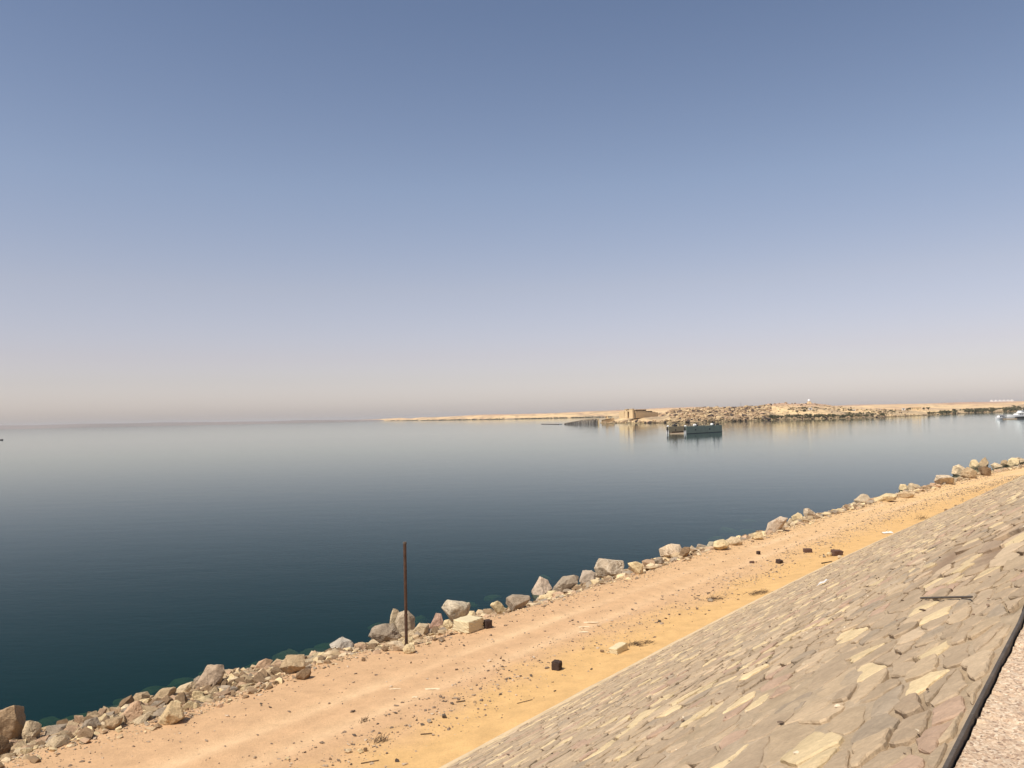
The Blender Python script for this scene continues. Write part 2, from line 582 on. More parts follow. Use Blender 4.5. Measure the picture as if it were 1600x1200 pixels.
# lake floor and the land behind the dam, out to the horizon
def ring_sheet(name, near_t, z, far, side, mat, kind='structure', label=None, bottom=None, col=None):
    """a sheet from the dam line out to far; side +1 the lake, -1 the land behind"""
    s_ax = np.concatenate([np.arange(S0, 300, 6.0), np.arange(300, S1 + 1, 40.0)])
    x, y = st_xy(s_ax, np.full_like(s_ax, near_t))
    c0, d0 = math.cos(HEAD[0]), math.sin(HEAD[0])
    c1, d1 = math.cos(HEAD[-1]), math.sin(HEAD[-1])
    pts = [(x[0] - c0 * far, y[0] - d0 * far)] + list(zip(x, y)) + [(x[-1] + c1 * far, y[-1] + d1 * far)]
    nx, ny = -0.755 * side, 0.656 * side
    a, b_ = pts[-1], pts[0]
    pts += [(a[0] + nx * far, a[1] + ny * far), (b_[0] + nx * far, b_[1] + ny * far)]
    if side > 0:
        pts = pts[::1]
    n = len(pts)
    V = [(px, py, z) for px, py in pts]
    F = [list(range(n))]
    if bottom is not None:
        V += [(px, py, bottom) for px, py in pts]
        F.append(list(range(2 * n - 1, n - 1, -1)))
        F += [[i, n + i, n + (i + 1) % n, (i + 1) % n] for i in range(n)]
    me = bpy.data.meshes.new(name)
    me.from_pydata(V, [], F)
    bm = bmesh.new()
    bm.from_mesh(me)
    bmesh.ops.triangulate(bm, faces=bm.faces[:])
    bmesh.ops.recalc_face_normals(bm, faces=bm.faces[:])
    if bottom is None and bm.faces[:] and sum(f.normal.z * f.calc_area() for f in bm.faces) < 0:
        bmesh.ops.reverse_faces(bm, faces=bm.faces[:])
    bm.to_mesh(me)
    bm.free()
    if col is not None:
        at = me.color_attributes.new('Col', 'FLOAT_COLOR', 'POINT')
        for d in at.data:
            d.color = (*col, 1)
    me.materials.append(mat)
    return tag(link(name, me), label, kind=kind)

FAR = 15000.0
ring_sheet('lake_water', 6.0, 0.0, FAR, 1, M['water'], label='calm teal lake reaching to the hazy horizon', bottom=-13.0)
ring_sheet('lakebed', 8.0, -12.0, FAR * 0.99, 1, M['lakebed'], label='dark bed of the lake', col=(0.03, 0.035, 0.025))
ring_sheet('desert_ground', -44.0, -0.6, FAR * 0.9, -1, M['ground'], label='sandy ground behind the dam')

# dam crest behind the camera: granite walk, road, downstream face
def build_crest():
    s_ax = np.concatenate([np.arange(-60, 130, 2.0), np.arange(130, 561, 20.0)])
    T = np.array([-RUN - 3.2, -RUN - 3.22, -RUN - 14.0])
    Zc = np.array([8.25, 8.35, 8.35])
    S, TT = np.meshgrid(s_ax, T, indexing='ij')
    X, Y = st_xy(S, TT)
    me = grid_mesh('crest_road', np.stack([X, Y, np.broadcast_to(Zc, X.shape)], -1), M['asphalt'], False)
    tag(link('crest_road', me), 'asphalt road on the crest of the dam', kind='structure')
    T = np.array([-RUN - 14.0, -RUN - 34.0])
    S, TT = np.meshgrid(s_ax, T, indexing='ij')
    X, Y = st_xy(S, TT)
    me = grid_mesh('dam_downstream_face', np.stack([X, Y, np.broadcast_to(np.array([8.34, -1.5]), X.shape)], -1), M['ground'], False)
    tag(link('dam_downstream_face', me), 'rockfill face on the far side of the dam', kind='structure')
build_crest()

# ------------------------------------------------------------------ paved slope: mortar bed plus one stone per cell
HOLLOWS = []      # (s, v, along, up, angle): eroded places with bare brown dirt
for px, py, a_, b_ in ((1480, 872, 1.9, 0.30), (1560, 850, 2.6, 0.28), (1420, 1120, 0.30, 0.07)):
    hs, hv = slope_hit(px, py)
    HOLLOWS.append((hs, hv, a_, b_))

def hollow(s, v):
    k = np.zeros_like(np.asarray(s, float))
    for hs, hv, a_, b_ in HOLLOWS:
        ds, dv = s - hs, v - hv
        k = np.maximum(k, np.exp(-((ds / a_) ** 2 + (dv / b_) ** 2)))
    return k

def build_slope():
    V0 = 0.80
    s_ax = np.concatenate([np.arange(-16, 6, 0.065), np.arange(6, 26, 0.13), np.arange(26, 70, 0.4), np.arange(70, 150, 1.2), np.arange(150, 561, 8.0)])
    v_ax = np.arange(0.0, SL + 0.01, SL / 190)
    S, Vv = np.meshgrid(s_ax, v_ax, indexing='ij')
    Vv = Vv * (-edge_t(S) / RUN)
    worn = np.clip(fbm(S * 0.9, Vv * 2.6, 61, 4) * 2.8 - 0.18, 0, 1)
    hol = hollow(S, Vv)
    smear = fbm(S * 0.7, Vv * 1.1, 65, 4)
    h = 0.000 + 0.020 * smear - 0.065 * worn * (1 - 0.7 * hol) - 0.035 * hol + 0.012 * fbm(S * 4, Vv * 5, 62, 3)
    P = slope_pt(S, Vv, h)
    c = np.array([0.425, 0.322, 0.21]) * (1 - 0.42 * worn[..., None]) + 0.05 * fbm(S * 1.5, Vv * 2, 63, 3)[..., None]
    c = c * (1 - 0.75 * hol[..., None]) + np.array([0.24, 0.155, 0.10]) * 0.75 * hol[..., None]
    me = grid_mesh('stone_slope', P, M['mortar'], True, np.clip(c, 0.02, 1), flip=False)
    slope = tag(link('stone_slope', me), 'paved upstream slope of the dam, flat stones bedded in mortar', kind='structure')

    # cells
    pal = [((0.395, 0.295, 0.192), 0.40), ((0.45, 0.335, 0.212), 0.24), ((0.60, 0.46, 0.265), 0.11), ((0.505, 0.38, 0.245), 0.11),
           ((0.43, 0.295, 0.20), 0.07), ((0.345, 0.268, 0.185), 0.07)]
    pc = np.array([p[0] for p in pal]); pw = np.array([p[1] for p in pal]); pw /= pw.sum()
    stones = []
    def zone(sa, sb, cs, cv, rng):
        ns, nv = int((sb - sa) / cs), int(round((SL - V0) / cv))
        cs, cv = (sb - sa) / ns, (SL - V0) / nv
        gi = np.arange(-1, ns + 1); gj = np.arange(-1, nv + 1)
        px = (gi[:, None] + 0.5 + rng.uniform(-0.47, 0.47, (ns + 2, nv + 2)) + 0.5 * (gj[None, :] % 2)) * cs + sa
        py = (gj[None, :] + 0.5 + rng.uniform(-0.42, 0.42, (ns + 2, nv + 2))) * cv + V0
        vtop = -edge_t((gi + 1.0) * cs + sa - 0.5 * cs) * SL / RUN
        drop = rng.random((ns + 2, nv + 2)) < np.where(py > 13.0, 0.42, 0.20)            # merged cells: some stones much larger
        drop[0, :] = drop[-1, :] = drop[:, 0] = drop[:, -1] = False
        ky = cs / cv
        for i in range(1, ns + 1):
            for j in range(1, nv + 1):
                if drop[i, j]:
                    continue
                x0, y0 = px[i, j], py[i, j]
                w, hh = cs * 2.1, cv * 2.1
                poly = [(-w, -hh), (w, -hh), (w, hh), (-w, hh)]
                lo, hi = V0 - y0, vtop[i] - 0.03 - y0
                nb = []
                for a in range(max(0, i - 2), min(ns + 2, i + 3)):
                    for b in range(max(0, j - 2), min(nv + 2, j + 3)):
                        if (a != i or b != j) and not drop[a, b]:
                            dx, dy = px[a, b] - x0, (py[a, b] - y0)
                            nb.append((dx * dx + dy * dy * ky * ky, dx, dy))
                nb.sort()
                for d2, dx, dy in nb[:12]:
                    nx_, ny_, q = dx, dy * ky * ky, d2 * 0.5
                    out = []
                    m_ = len(poly)
                    for k in range(m_):
                        ax, ay = poly[k]; bx, by = poly[(k + 1) % m_]
                        fa, fb = ax * nx_ + ay * ny_ - q, bx * nx_ + by * ny_ - q
                        if fa <= 0: out.append((ax, ay))
                        if (fa < 0) != (fb < 0) and fa != fb:
                            u_ = fa / (fa - fb)
                            out.append((ax + (bx - ax) * u_, ay + (by - ay) * u_))
                    poly = out
                    if len(poly) < 3: break
                if len(poly) < 3: continue
                poly = [(x, min(max(y, lo), hi)) for x, y in poly]
                stones.append((x0, y0, poly, rng.random(8), rng.choice(len(pc), p=pw), rng.normal(0, 1, 3)))
    zone(-14.0, 22.0, 0.41, 0.20, np.random.default_rng(101))
    zone(22.0, 62.0, 0.65, 0.30, np.random.default_rng(102))
    zone(62.0, 150.0, 1.3, 0.62, np.random.default_rng(103))

    rng = np.random.default_rng(5)
    built = []
    for x0, y0, poly, rd, ci, tn in stones:
        hk = float(hollow(x0, y0))
        if hk > 0.55 and rd[7] < 0.9:
            continue
        # resample the outline, round the corners and roughen it
        pts = np.array(poly)
        seg = np.roll(pts, -1, 0) - pts
        ln = np.hypot(seg[:, 0], seg[:, 1])
        per = ln.sum()
        if per < 0.3: continue
        cen = pts.mean(0)
        n = 9 if x0 > 22 else (12 if x0 > 4 else 17)
        cum = np.concatenate([[0], np.cumsum(ln)])
        q = (np.arange(n) + rd[0]) / n * per % per
        q.sort()
        k = np.searchsorted(cum, q, 'right') - 1
        k = np.clip(k, 0, len(pts) - 1)
        o = pts[k] + seg[k] * ((q - cum[k]) / np.maximum(ln[k], 1e-6))[:, None]
        o = 0.8 * o + 0.1 * np.roll(o, 1, 0) + 0.1 * np.roll(o, -1, 0)
        d = o - cen
        r = np.hypot(d[:, 0], d[:, 1])
        gap = 0.003 + 0.022 * rd[1] ** 2.2
        f = 1 - (gap + rng.uniform(0, 0.020, n) + 0.02 * (rng.random(n) < 0.12)) / np.maximum(r, 0.05)
        o = cen + d * f[:, None]
        d = o - cen
        o1 = cen + d * (1 - 0.014 / np.maximum(r, 0.06))[:, None]
        tilt = tn[:2] * 0.016
        hz = 0.004 + 0.018 * rd[2] ** 2.4
        top = lambda p, dz: np.column_stack([p[:, 0] + x0, p[:, 1] + y0, hz + dz + (p - cen) @ tilt + rng.normal(0, 0.003, len(p))])
        A = np.column_stack([o[:, 0] + x0, o[:, 1] + y0, np.full(n, -0.10)])
        B = top(o, -0.009)
        Cc = top(o1, 0.0)
        Dd = top(cen[None, :], 0.006)
        L3 = np.vstack([A, B, Cc, Dd])
        W3 = slope_pt(L3[:, 0], L3[:, 1], L3[:, 2])
        i = np.arange(n); i2 = (i + 1) % n
        quads = np.concatenate([np.stack([i, i2, n + i2, n + i], -1), np.stack([n + i, n + i2, 2 * n + i2, 2 * n + i], -1)])
        tris = np.stack([2 * n + i, 2 * n + i2, np.full(n, 3 * n)], -1)
        col = pc[ci] * (1 + 0.05 * tn[2])
        if hk > 0.2: col = col * (1 - 0.4 * hk) + np.array([0.30, 0.2, 0.14]) * 0.4 * hk
        ctr = W3[3 * n]
        X_, Y_, dd = project(ctr)
        vis = 0 <= X_ <= 1600 and 0 <= Y_ <= 1215 and dd > 0
        size = 0.0
        if vis:
            pr = [project(w) for w in W3[2 * n:3 * n]]
            ax, ay = np.array([p[0] for p in pr]), np.array([p[1] for p in pr])
            size = abs(np.sum(ax * np.roll(ay, -1) - ay * np.roll(ax, -1))) / 2
        built.append((size, W3, quads, tris, np.clip(col, 0.05, 0.8)))
    built.sort(key=lambda b: -b[0])
    for size, W3, quads, tris, col in built[:300]:
        ctr = W3[-1].copy()
        me = mesh_np('stone', W3 - ctr, np.concatenate([quads.ravel(), tris.ravel()]),
                     np.concatenate([np.full(len(quads), 4), np.full(len(tris), 3)]), M['paving'], False, np.broadcast_to(col, W3.shape))
        o = link('stone', me, slope)
        o.location = ctr
    Vs, Fl, Fn, Cs, off = [], [], [], [], 0
    for size, W3, quads, tris, col in built[300:]:
        Vs.append(W3); Cs.append(np.broadcast_to(col, W3.shape))
        Fl.append((quads + off).ravel()); Fl.append((tris + off).ravel())
        Fn.append(np.full(len(quads), 4)); Fn.append(np.full(len(tris), 3))
        off += len(W3)
    me = mesh_np('small_paving_stones', np.concatenate(Vs), np.concatenate(Fl), np.concatenate(Fn), M['paving'], False, np.concatenate(Cs))
    tag(link('small_paving_stones', me, slope), kind='stuff')

    # concrete kerb at the toe of the slope, half drifted over with sand
    s_ax = np.concatenate([np.arange(-16, 60, 0.5), np.arange(60, 150, 2.0), np.arange(150, 561, 8.0)])
    v_ax = np.array([-0.25, 0.0, 0.03, 0.55, 0.83, 0.85])
    h_ax = np.array([-0.05, 0.035, 0.045, 0.045, 0.032, -0.05])
    S, Vv = np.meshgrid(s_ax, v_ax, indexing='ij')
    wob = 0.05 * fbm(S * 0.8, Vv, 71, 3)
    P = slope_pt(S, Vv + wob, h_ax + 0.012 * fbm(S * 1.2, Vv * 4, 72, 3))
    me = grid_mesh('concrete_toe_kerb', P, M['concrete'], True)
    tag(link('concrete_toe_kerb', me), 'pale concrete strip along the foot of the stone slope', kind='structure')
build_slope()

# ------------------------------------------------------------------ granite walk and steel edging at the top of the slope
def build_walk():
    root = None
    rng = np.random.default_rng(3)
    base = MB()
    s_ax = np.arange(-24, 60, 3.0)
    T = np.array([0.0, -3.2])
    S, TT = np.meshgrid(s_ax, T, indexing='ij')
    TT = np.where(TT < -1, -RUN - 3.2, edge_t(S) - 0.06)
    X, Y = st_xy(S, TT)
    me = grid_mesh('granite_walk', np.stack([X, Y, edge_z(S) - 0.13], -1), M['mortar'], False, np.full((*X.shape, 3), 0.3))
    root = tag(link('granite_walk', me), 'rough pink granite walk along the crest of the dam', kind='structure')
    s = -24.0
    while s < 58:
        ln = 1.45
        a, b = s + 0.004, s + ln - 0.004
        for t0, t1 in ((-0.028, -1.55), (-1.56, -3.2)):
            na = 56 if -14 < s < 2 and t0 > -1 else 4
            gs = np.linspace(a, b, na + 1); gt = np.linspace(t0, t1, na + 1)
            G, T_ = np.meshgrid(gs, gt, indexing='ij')
            T_ = T_ + (edge_t(G) if t0 > -1 else -RUN)
            if t0 > -1: T_[:, -1] = -RUN - 1.55
            x, y = st_xy(G, T_)
            z = edge_z(G) - 0.034 + (0.016 * fbm(G * 7, T_ * 7, 81, 3) + 0.012 * fbm(G * 30, T_ * 30, 82, 2) if na > 8 else 0.0) + np.zeros_like(x)
            z[0, :] -= 0.02; z[-1, :] -= 0.02
            me = grid_mesh('slab', np.stack([x, y, z], -1), M['granite'], False, flip=True)
            link('slab', me, root)
        s += ln
    s_far = np.concatenate([np.arange(s, 130, 2.0), np.arange(130, 561, 20.0)])
    S, TT = np.meshgrid(s_far, np.array([-RUN - 0.003, -RUN - 3.2]), indexing='ij')
    X, Y = st_xy(S, TT)
    link('slab', grid_mesh('slab', np.stack([X, Y, np.full(X.shape, TOP_Z - 0.05)], -1), M['granite'], False, flip=True), root)
    ed = tag(bpy.data.objects.new('steel_edging', None), 'dark steel edging strip between the paved slope and the granite walk', 'edging')
    COL.objects.link(ed)
    ex, ey = st_xy(-9.0, -RUN)
    ed.location = (float(ex), float(ey), TOP_Z)
    s = -22.25
    while s < 40:
        bar = MB()
        L0, L1 = s + 0.003, s + 0.503
        rows = []
        for ss in (L0, L1):
            x0, y0 = st_xy(ss, edge_t(ss) + 0.002); x1, y1 = st_xy(ss, edge_t(ss) - 0.017)
            rows.append([(x0, y0), (x1, y1)])
        (p, q), (p2, q2) = rows
        ox, oy, oz = ed.location
        za = float(edge_z(s + 0.25))
        mk = lambda a_, z: (float(a_[0]) - ox, float(a_[1]) - oy, z - oz)
        z0, z1 = za - 0.12, za + 0.004
        e0, e1 = float(edge_z(L0)), float(edge_z(L1))
        bar.hexa([mk(q, e0 - 0.12), mk(q2, e1 - 0.12), mk(p2, e1 - 0.12), mk(p, e0 - 0.12)], [mk(q, e0 + 0.005), mk(q2, e1 + 0.005), mk(p2, e1 + 0.005), mk(p, e0 + 0.005)])
        bar.build('steel_bar', M['dark_steel'], ed, bevel=0.002)
        sa, sb = L1, L1 + 0.006
        xs = [st_xy(a_, t_) for a_, t_ in ((sa, edge_t(sa)), (sb, edge_t(sb)), (sb, edge_t(sb) - 0.016), (sa, edge_t(sa) - 0.016))]
        q_ = MB()
        q_.hexa([mk(xs[3], z0), mk(xs[2], z0), mk(xs[1], z0), mk(xs[0], z0)], [mk(xs[3], z1 - 0.002), mk(xs[2], z1 - 0.002), mk(xs[1], z1 - 0.002), mk(xs[0], z1 - 0.002)])
        q_.build('joint_strip', M['granite'], ed)
        s += 0.509
build_walk()
# ------------------------------------------------------------------ rocks
_ICO = {}
def ico(sub):
    if sub not in _ICO:
        bm = bmesh.new()
        bmesh.ops.create_icosphere(bm, subdivisions=sub, radius=1.0)
        v = np.array([q.co[:] for q in bm.verts])
        bm.verts.index_update()
        f = np.array([[q.index for q in fc.verts] for fc in bm.faces])
        bm.free()
        _ICO[sub] = (v, f)
    return _ICO[sub]

def hull_rock(rng, npts=12, lo=0.72, hi=1.0):
    """convex hull of scattered points: an angular broken stone of some twenty faces"""
    k = np.arange(npts) + 0.5
    ph, th = np.arccos(1 - 2 * k / npts), math.pi * (1 + 5 ** 0.5) * k
    p = np.column_stack([np.cos(th) * np.sin(ph), np.sin(th) * np.sin(ph), np.cos(ph)]) + rng.normal(0, 0.28, (npts, 3))
    p /= np.linalg.norm(p, axis=1)[:, None]
    p *= rng.uniform(lo, hi, npts)[:, None]
    bm = bmesh.new()
    for c in p:
        bm.verts.new(c)
    res = bmesh.ops.convex_hull(bm, input=bm.verts[:])
    junk = [e for e in res['geom_interior'] if isinstance(e, bmesh.types.BMVert)]
    if junk:
        bmesh.ops.delete(bm, geom=junk, context='VERTS')
    bmesh.ops.triangulate(bm, faces=bm.faces[:])
    bmesh.ops.recalc_face_normals(bm, faces=bm.faces[:])
    bm.verts.index_update()
    V = np.array([c.co[:] for c in bm.verts])
    F = np.array([[c.index for c in fc.verts] for fc in bm.faces])
    bm.free()
    return V, F

def rock_verts(rng, sub=2, planes=12, rough=0.05, lo=0.74, hi=1.0, shape=None):
    """a broken stone: a ball cut by random planes, then roughened; roughly unit half-size"""
    v, f = ico(sub)
    hv, hf = hull_rock(rng, planes, lo, hi)
    a_, b_, c_ = hv[hf[:, 0]], hv[hf[:, 1]], hv[hf[:, 2]]
    n = np.cross(b_ - a_, c_ - a_)
    n /= np.maximum(np.linalg.norm(n, axis=1), 1e-9)[:, None]
    d = np.einsum('ij,ij->i', n, a_)
    n, d = np.where(d[:, None] < 0, -n, n), np.maximum(np.abs(d), 0.12)
    dots = v @ n.T
    r = np.where(dots > 1e-3, d[None, :] / np.maximum(dots, 1e-3), 9.0).min(1)
    r = np.minimum(r, 1.05)
    q = v * r[:, None]
    if rough:
        k = rng.integers(0, 9999)
        nz = fbm(q[:, 0] * 2.1 + k, q[:, 1] * 2.1 + q[:, 2] * 1.3, int(k), 4) + fbm(q[:, 2] * 2.4, q[:, 0] * 2.4 + k, int(k) + 5, 4)
        q = q * (1 + rough * nz)[:, None]
        if sub >= 4:
            cr1 = np.abs(fbm(q[:, 0] * 1.7 + q[:, 2] * 0.8 + k, q[:, 1] * 1.7 - q[:, 2] * 0.9, int(k) + 9, 3))
            st_ = fbm(q[:, 0] * 6 + k, q[:, 1] * 6 + q[:, 2] * 7, int(k) + 12, 3)
            q = q * (1 - 0.10 * np.clip(1 - cr1 / 0.05, 0, 1) + 0.020 * st_)[:, None]
    if shape is not None:
        q = shape(q)
    q[:, 2] = np.maximum(q[:, 2], -0.72)
    return q, f

def tri_mesh(name, V, F, mat, smooth=False, col=None):
    return mesh_np(name, V, F.ravel(), np.full(len(F), 3), mat, smooth, col)

TAN, CREAM, GREY, PINK, BROWN, PALE = (0.40, 0.29, 0.17), (0.60, 0.46, 0.26), (0.31, 0.245, 0.175), (0.45, 0.30, 0.185), (0.235, 0.155, 0.088), (0.52, 0.40, 0.25)

def shape_slab(q):
    return np.column_stack([q[:, 0] + 0.35 * q[:, 2], q[:, 1], q[:, 2]])
def shape_mushroom(q):
    k = np.clip((q[:, 2] + 0.5) / 0.8, 0, 1)
    return np.column_stack([q[:, 0] * (0.55 + 0.45 * k), q[:, 1] * (0.55 + 0.45 * k), q[:, 2]])
def shape_peak(q):
    k = np.clip(1 - 0.62 * (q[:, 2] + 0.6) / 1.5, 0.12, 1.1)
    return np.column_stack([q[:, 0] * k + 0.12 * q[:, 2], q[:, 1] * k, q[:, 2] * 1.1])
def shape_dome(q):
    return np.column_stack([q[:, 0], q[:, 1], np.where(q[:, 2] > 0, q[:, 2] * 1.0, q[:, 2] * 0.7)])
def shape_lean(q):
    return np.column_stack([q[:, 0] + 0.55 * q[:, 2], q[:, 1] - 0.1 * q[:, 2], q[:, 2]])
def shape_leanl(q):
    return np.column_stack([q[:, 0] - 0.45 * q[:, 2], q[:, 1], q[:, 2]])
SH = dict(n=None, slab=shape_slab, mush=shape_mushroom, peak=shape_peak, dome=shape_dome, lean=shape_lean, leanl=shape_leanl)

# each boulder one can point to: photo box (x0, x1, top, base), shape, colour, label
HEROES = [
    (-22, 38, 1112, 1166, 'n', (0.33, 0.225, 0.13), 'big brown boulder with a sharp crest, leftmost on the bank'),
    (36, 63, 1130, 1161, 'n', PALE, 'pale flat-faced boulder right beside the big brown one'),
    (-20, 14, 1155, 1190, 'n', BROWN, 'dark brown stone in front of the leftmost big boulder'),
    (72, 106, 1138, 1150, 'n', GREY, 'low grey boulder awash at the left end of the waterline'),
    (129, 156, 1126, 1143, 'n', GREY, 'grey slab of stone at the water left of the square brown block'),
    (164, 191, 1126, 1142, 'n', (0.40, 0.28, 0.16), 'squarish brown block of stone near the left end of the bank'),
    (188, 222, 1102, 1131, 'peak', PINK, 'pinkish pointed boulder above the green shallows at left'),
    (249, 288, 1104, 1136, 'n', (0.46, 0.34, 0.19), 'yellow-brown boulder lying out on the sand at left'),
    (240, 275, 1080, 1100, 'slab', TAN, 'long low tan slab at the water left of the jagged rock'),
    (270, 306, 1068, 1087, 'lean', PALE, 'pale slab with a dark end beside the jagged upright rock'),
    (307, 350, 1047, 1083, 'peak', (0.42, 0.31, 0.21), 'jagged upright tan rock standing at the water on the left'),
    (300, 318, 1082, 1100, 'n', CREAM, 'small cream stone in front of the jagged upright rock'),
    (358, 376, 1052, 1065, 'peak', PALE, 'small pale pointed stone right of the jagged rock'),
    (437, 478, 1030, 1056, 'n', TAN, 'broad tan boulder crowning the rubble heap left of centre'),
    (462, 486, 1048, 1064, 'n', BROWN, 'brown stone at the foot of the rubble heap'),
    (515, 553, 996, 1020, 'dome', (0.50, 0.43, 0.34), 'rounded grey-white boulder left of the rusty pole'),
    (545, 573, 999, 1016, 'dome', PINK, 'low pinkish boulder leaning on the rounded grey-white one'),
    (576, 627, 980, 1006, 'dome', GREY, 'wide low grey boulder left of the pole'),
    (609, 625, 955, 992, 'n', PALE, 'narrow upright stone just left of the pole'),
    (618, 649, 959, 1000, 'dome', (0.42, 0.335, 0.23), 'tall rounded upright slab directly behind the pole'),
    (626, 650, 987, 1001, 'n', PALE, 'pale stone in front of the tall slab behind the pole'),
    (645, 672, 977, 996, 'n', PALE, 'low pale boulder between the pole and the pink pyramid'),
    (667, 693, 961, 987, 'peak', (0.55, 0.36, 0.26), 'pink pyramid-shaped boulder between the pole and the cut block'),
    (690, 736, 944, 978, 'mush', (0.43, 0.36, 0.255), 'big boulder with a rough hollow underside behind the cut block'),
    (692, 708, 970, 986, 'n', CREAM, 'cream stone under the overhanging boulder'),
    (607, 632, 1005, 1019, 'n', (0.53, 0.41, 0.27), 'flat tan stone left of the foot of the pole'),
    (596, 607, 1011, 1019, 'n', BROWN, 'small dark square stone left of the pole foot'),
    (629, 649, 1010, 1023, 'dome', CREAM, 'rounded cream stone in front of the foot of the pole'),
    (766, 792, 939, 961, 'leanl', CREAM, 'cream boulder with a dark right side past the cut block'),
    (790, 830, 934, 955, 'slab', GREY, 'long flat grey slab along the water right of the cut block'),
    (791, 811, 930, 947, 'n', PALE, 'pale boulder behind the long flat grey slab'),
    (830, 863, 906, 936, 'peak', (0.52, 0.40, 0.29), 'pinkish slab with a rounded peak left of the veined boulder'),
    (850, 877, 922, 936, 'n', CREAM, 'bright cream flat boulder at the edge of the sand'),
    (862, 905, 903, 929, 'slab', GREY, 'dark grey leaning slab in the heap left of the veined boulder'),
    (905, 931, 893, 916, 'n', (0.38, 0.30, 0.22), 'brown boulder touching the left side of the veined boulder'),
    (928, 976, 876, 907, 'n', (0.41, 0.32, 0.22), 'largest boulder midway, brown with pale veins'),
    (981, 1006, 880, 900, 'leanl', CREAM, 'cream slab leaning just right of the veined boulder'),
    (1003, 1024, 877, 889, 'n', PINK, 'low pink stone between the leaning cream slab and the smooth boulder'),
    (1030, 1068, 854, 876, 'dome', (0.60, 0.46, 0.31), 'big smooth cream boulder at the middle of the bank'),
    (1022, 1038, 873, 885, 'n', GREY, 'grey stone at the left foot of the smooth cream boulder'),
    (1060, 1079, 857, 873, 'lean', BROWN, 'dark slab on the right flank of the smooth cream boulder'),
    (1076, 1089, 849, 863, 'peak', PALE, 'small white pointed stone right of the smooth cream boulder'),
    (1088, 1106, 849, 859, 'n', GREY, 'flat layered grey stone near the middle of the bank'),
    (1104, 1117, 847, 858, 'dome', (0.42, 0.36, 0.25), 'small rounded stone right of the flat layered one'),
    (1115, 1140, 846, 862, 'dome', CREAM, 'low cream mound of stone near the middle of the bank'),
    (1135, 1160, 841, 854, 'dome', PALE, 'pale low boulder left of the leaning slab with a dark end'),
    (1174, 1193, 832, 845, 'n', CREAM, 'boxy cream stone just left of the leaning slab'),
    (1197, 1231, 811, 834, 'lean', (0.58, 0.45, 0.32), 'leaning slab with a dark end right of the middle'),
    (1230, 1239, 811, 822, 'peak', PALE, 'small pale stone beside the leaning slab'),
    (1237, 1257, 803, 818, 'dome', CREAM, 'rounded cream boulder right of the leaning slab'),
    (1256, 1275, 796, 814, 'n', (0.5, 0.4, 0.28), 'tan boulder heading the long low rubble stretch'),
    (1335, 1362, 774, 788, 'peak', (0.42, 0.33, 0.22), 'triangular brown boulder on the far part of the bank'),
    (1320, 1335, 784, 792, 'n', PALE, 'pale flat stone left of the triangular brown boulder'),
    (1367, 1401, 773, 785, 'slab', CREAM, 'low cream slab right of the triangular boulder'),
    (1400, 1429, 769, 780, 'slab', PALE, 'pale slab ending in a dark square face'),
    (1405, 1419, 758, 769, 'dome', CREAM, 'cream stone left of the rounded far boulder'),
    (1418, 1437, 755, 768, 'dome', PALE, 'rounded pale boulder on the far part of the bank'),
    (1461, 1490, 744, 759, 'n', (0.50, 0.40, 0.28), 'tan boulder at the left foot of the far rock pile'),
    (1488, 1510, 728, 746, 'dome', PALE, 'big pale boulder on the left of the far rock pile'),
    (1502, 1526, 732, 750, 'dome', TAN, 'tan boulder low in the middle of the far rock pile'),
    (1515, 1530, 720, 734, 'dome', CREAM, 'cream boulder near the top of the far rock pile'),
    (1527, 1544, 716, 732, 'peak', TAN, 'topmost boulder of the far rock pile'),
    (1530, 1548, 730, 745, 'n', BROWN, 'dark boulder on the right of the far rock pile'),
    (1549, 1566, 724, 735, 'n', PALE, 'pale boulder right of the far rock pile'),
    (1564, 1576, 720, 730, 'dome', TAN, 'small tan boulder right of the far rock pile'),
    (1575, 1593, 717, 731, 'dome', CREAM, 'cream boulder near the right end of the bank'),
    (1588, 1606, 716, 727, 'n', PALE, 'pale boulder cut off by the right edge of the view'),
]
def place_heroes():
    for k, (x0, x1, yt, yb, sh, col, label) in enumerate(HEROES):
        rng = np.random.default_rng(500 + k)
        cx = (x0 + x1) / 2
        g, s, t = ground_hit(cx, yb - 0.12 * (yb - yt))
        sc_ = project(g)[2] / FPX
        w, h = (x1 - x0) * sc_, (yb - yt) * sc_
        big = w > 0.9
        q, f = rock_verts(rng, 5 if big else 4, planes=24 if sh in ('dome', 'mush') else 12, rough=0.05, lo=0.86 if sh in ('dome', 'mush') else 0.74, hi=1.0, shape=SH[sh])
        q = q - np.array([(q[:, 0].max() + q[:, 0].min()) / 2, (q[:, 1].max() + q[:, 1].min()) / 2, q[:, 2].min()])
        dep = w * rng.uniform(0.65, 0.95)
        q = q * np.array([w / np.ptp(q[:, 0]), dep / np.ptp(q[:, 1]), (h * 1.12) / np.ptp(q[:, 2])])
        q[:, 2] -= h * 0.12
        me = tri_mesh('boulder', q, f, M['veined'] if 'veins' in label else M['rock'], False)
        me.shade_smooth() if False else None
        o = link('boulder', me)
        a = math.atan2(g[0], g[1])
        back = dep * 0.35
        o.location = (g[0] + back * math.sin(a), g[1] + back * math.cos(a), g[2])
        o.rotation_euler = (0, 0, -a)
        br = 1 + 0.06 * rng.normal()
        o.color = (*[c * br for c in col], 1)
        tag(o, label, 'boulder', 'boulders along the waterline')

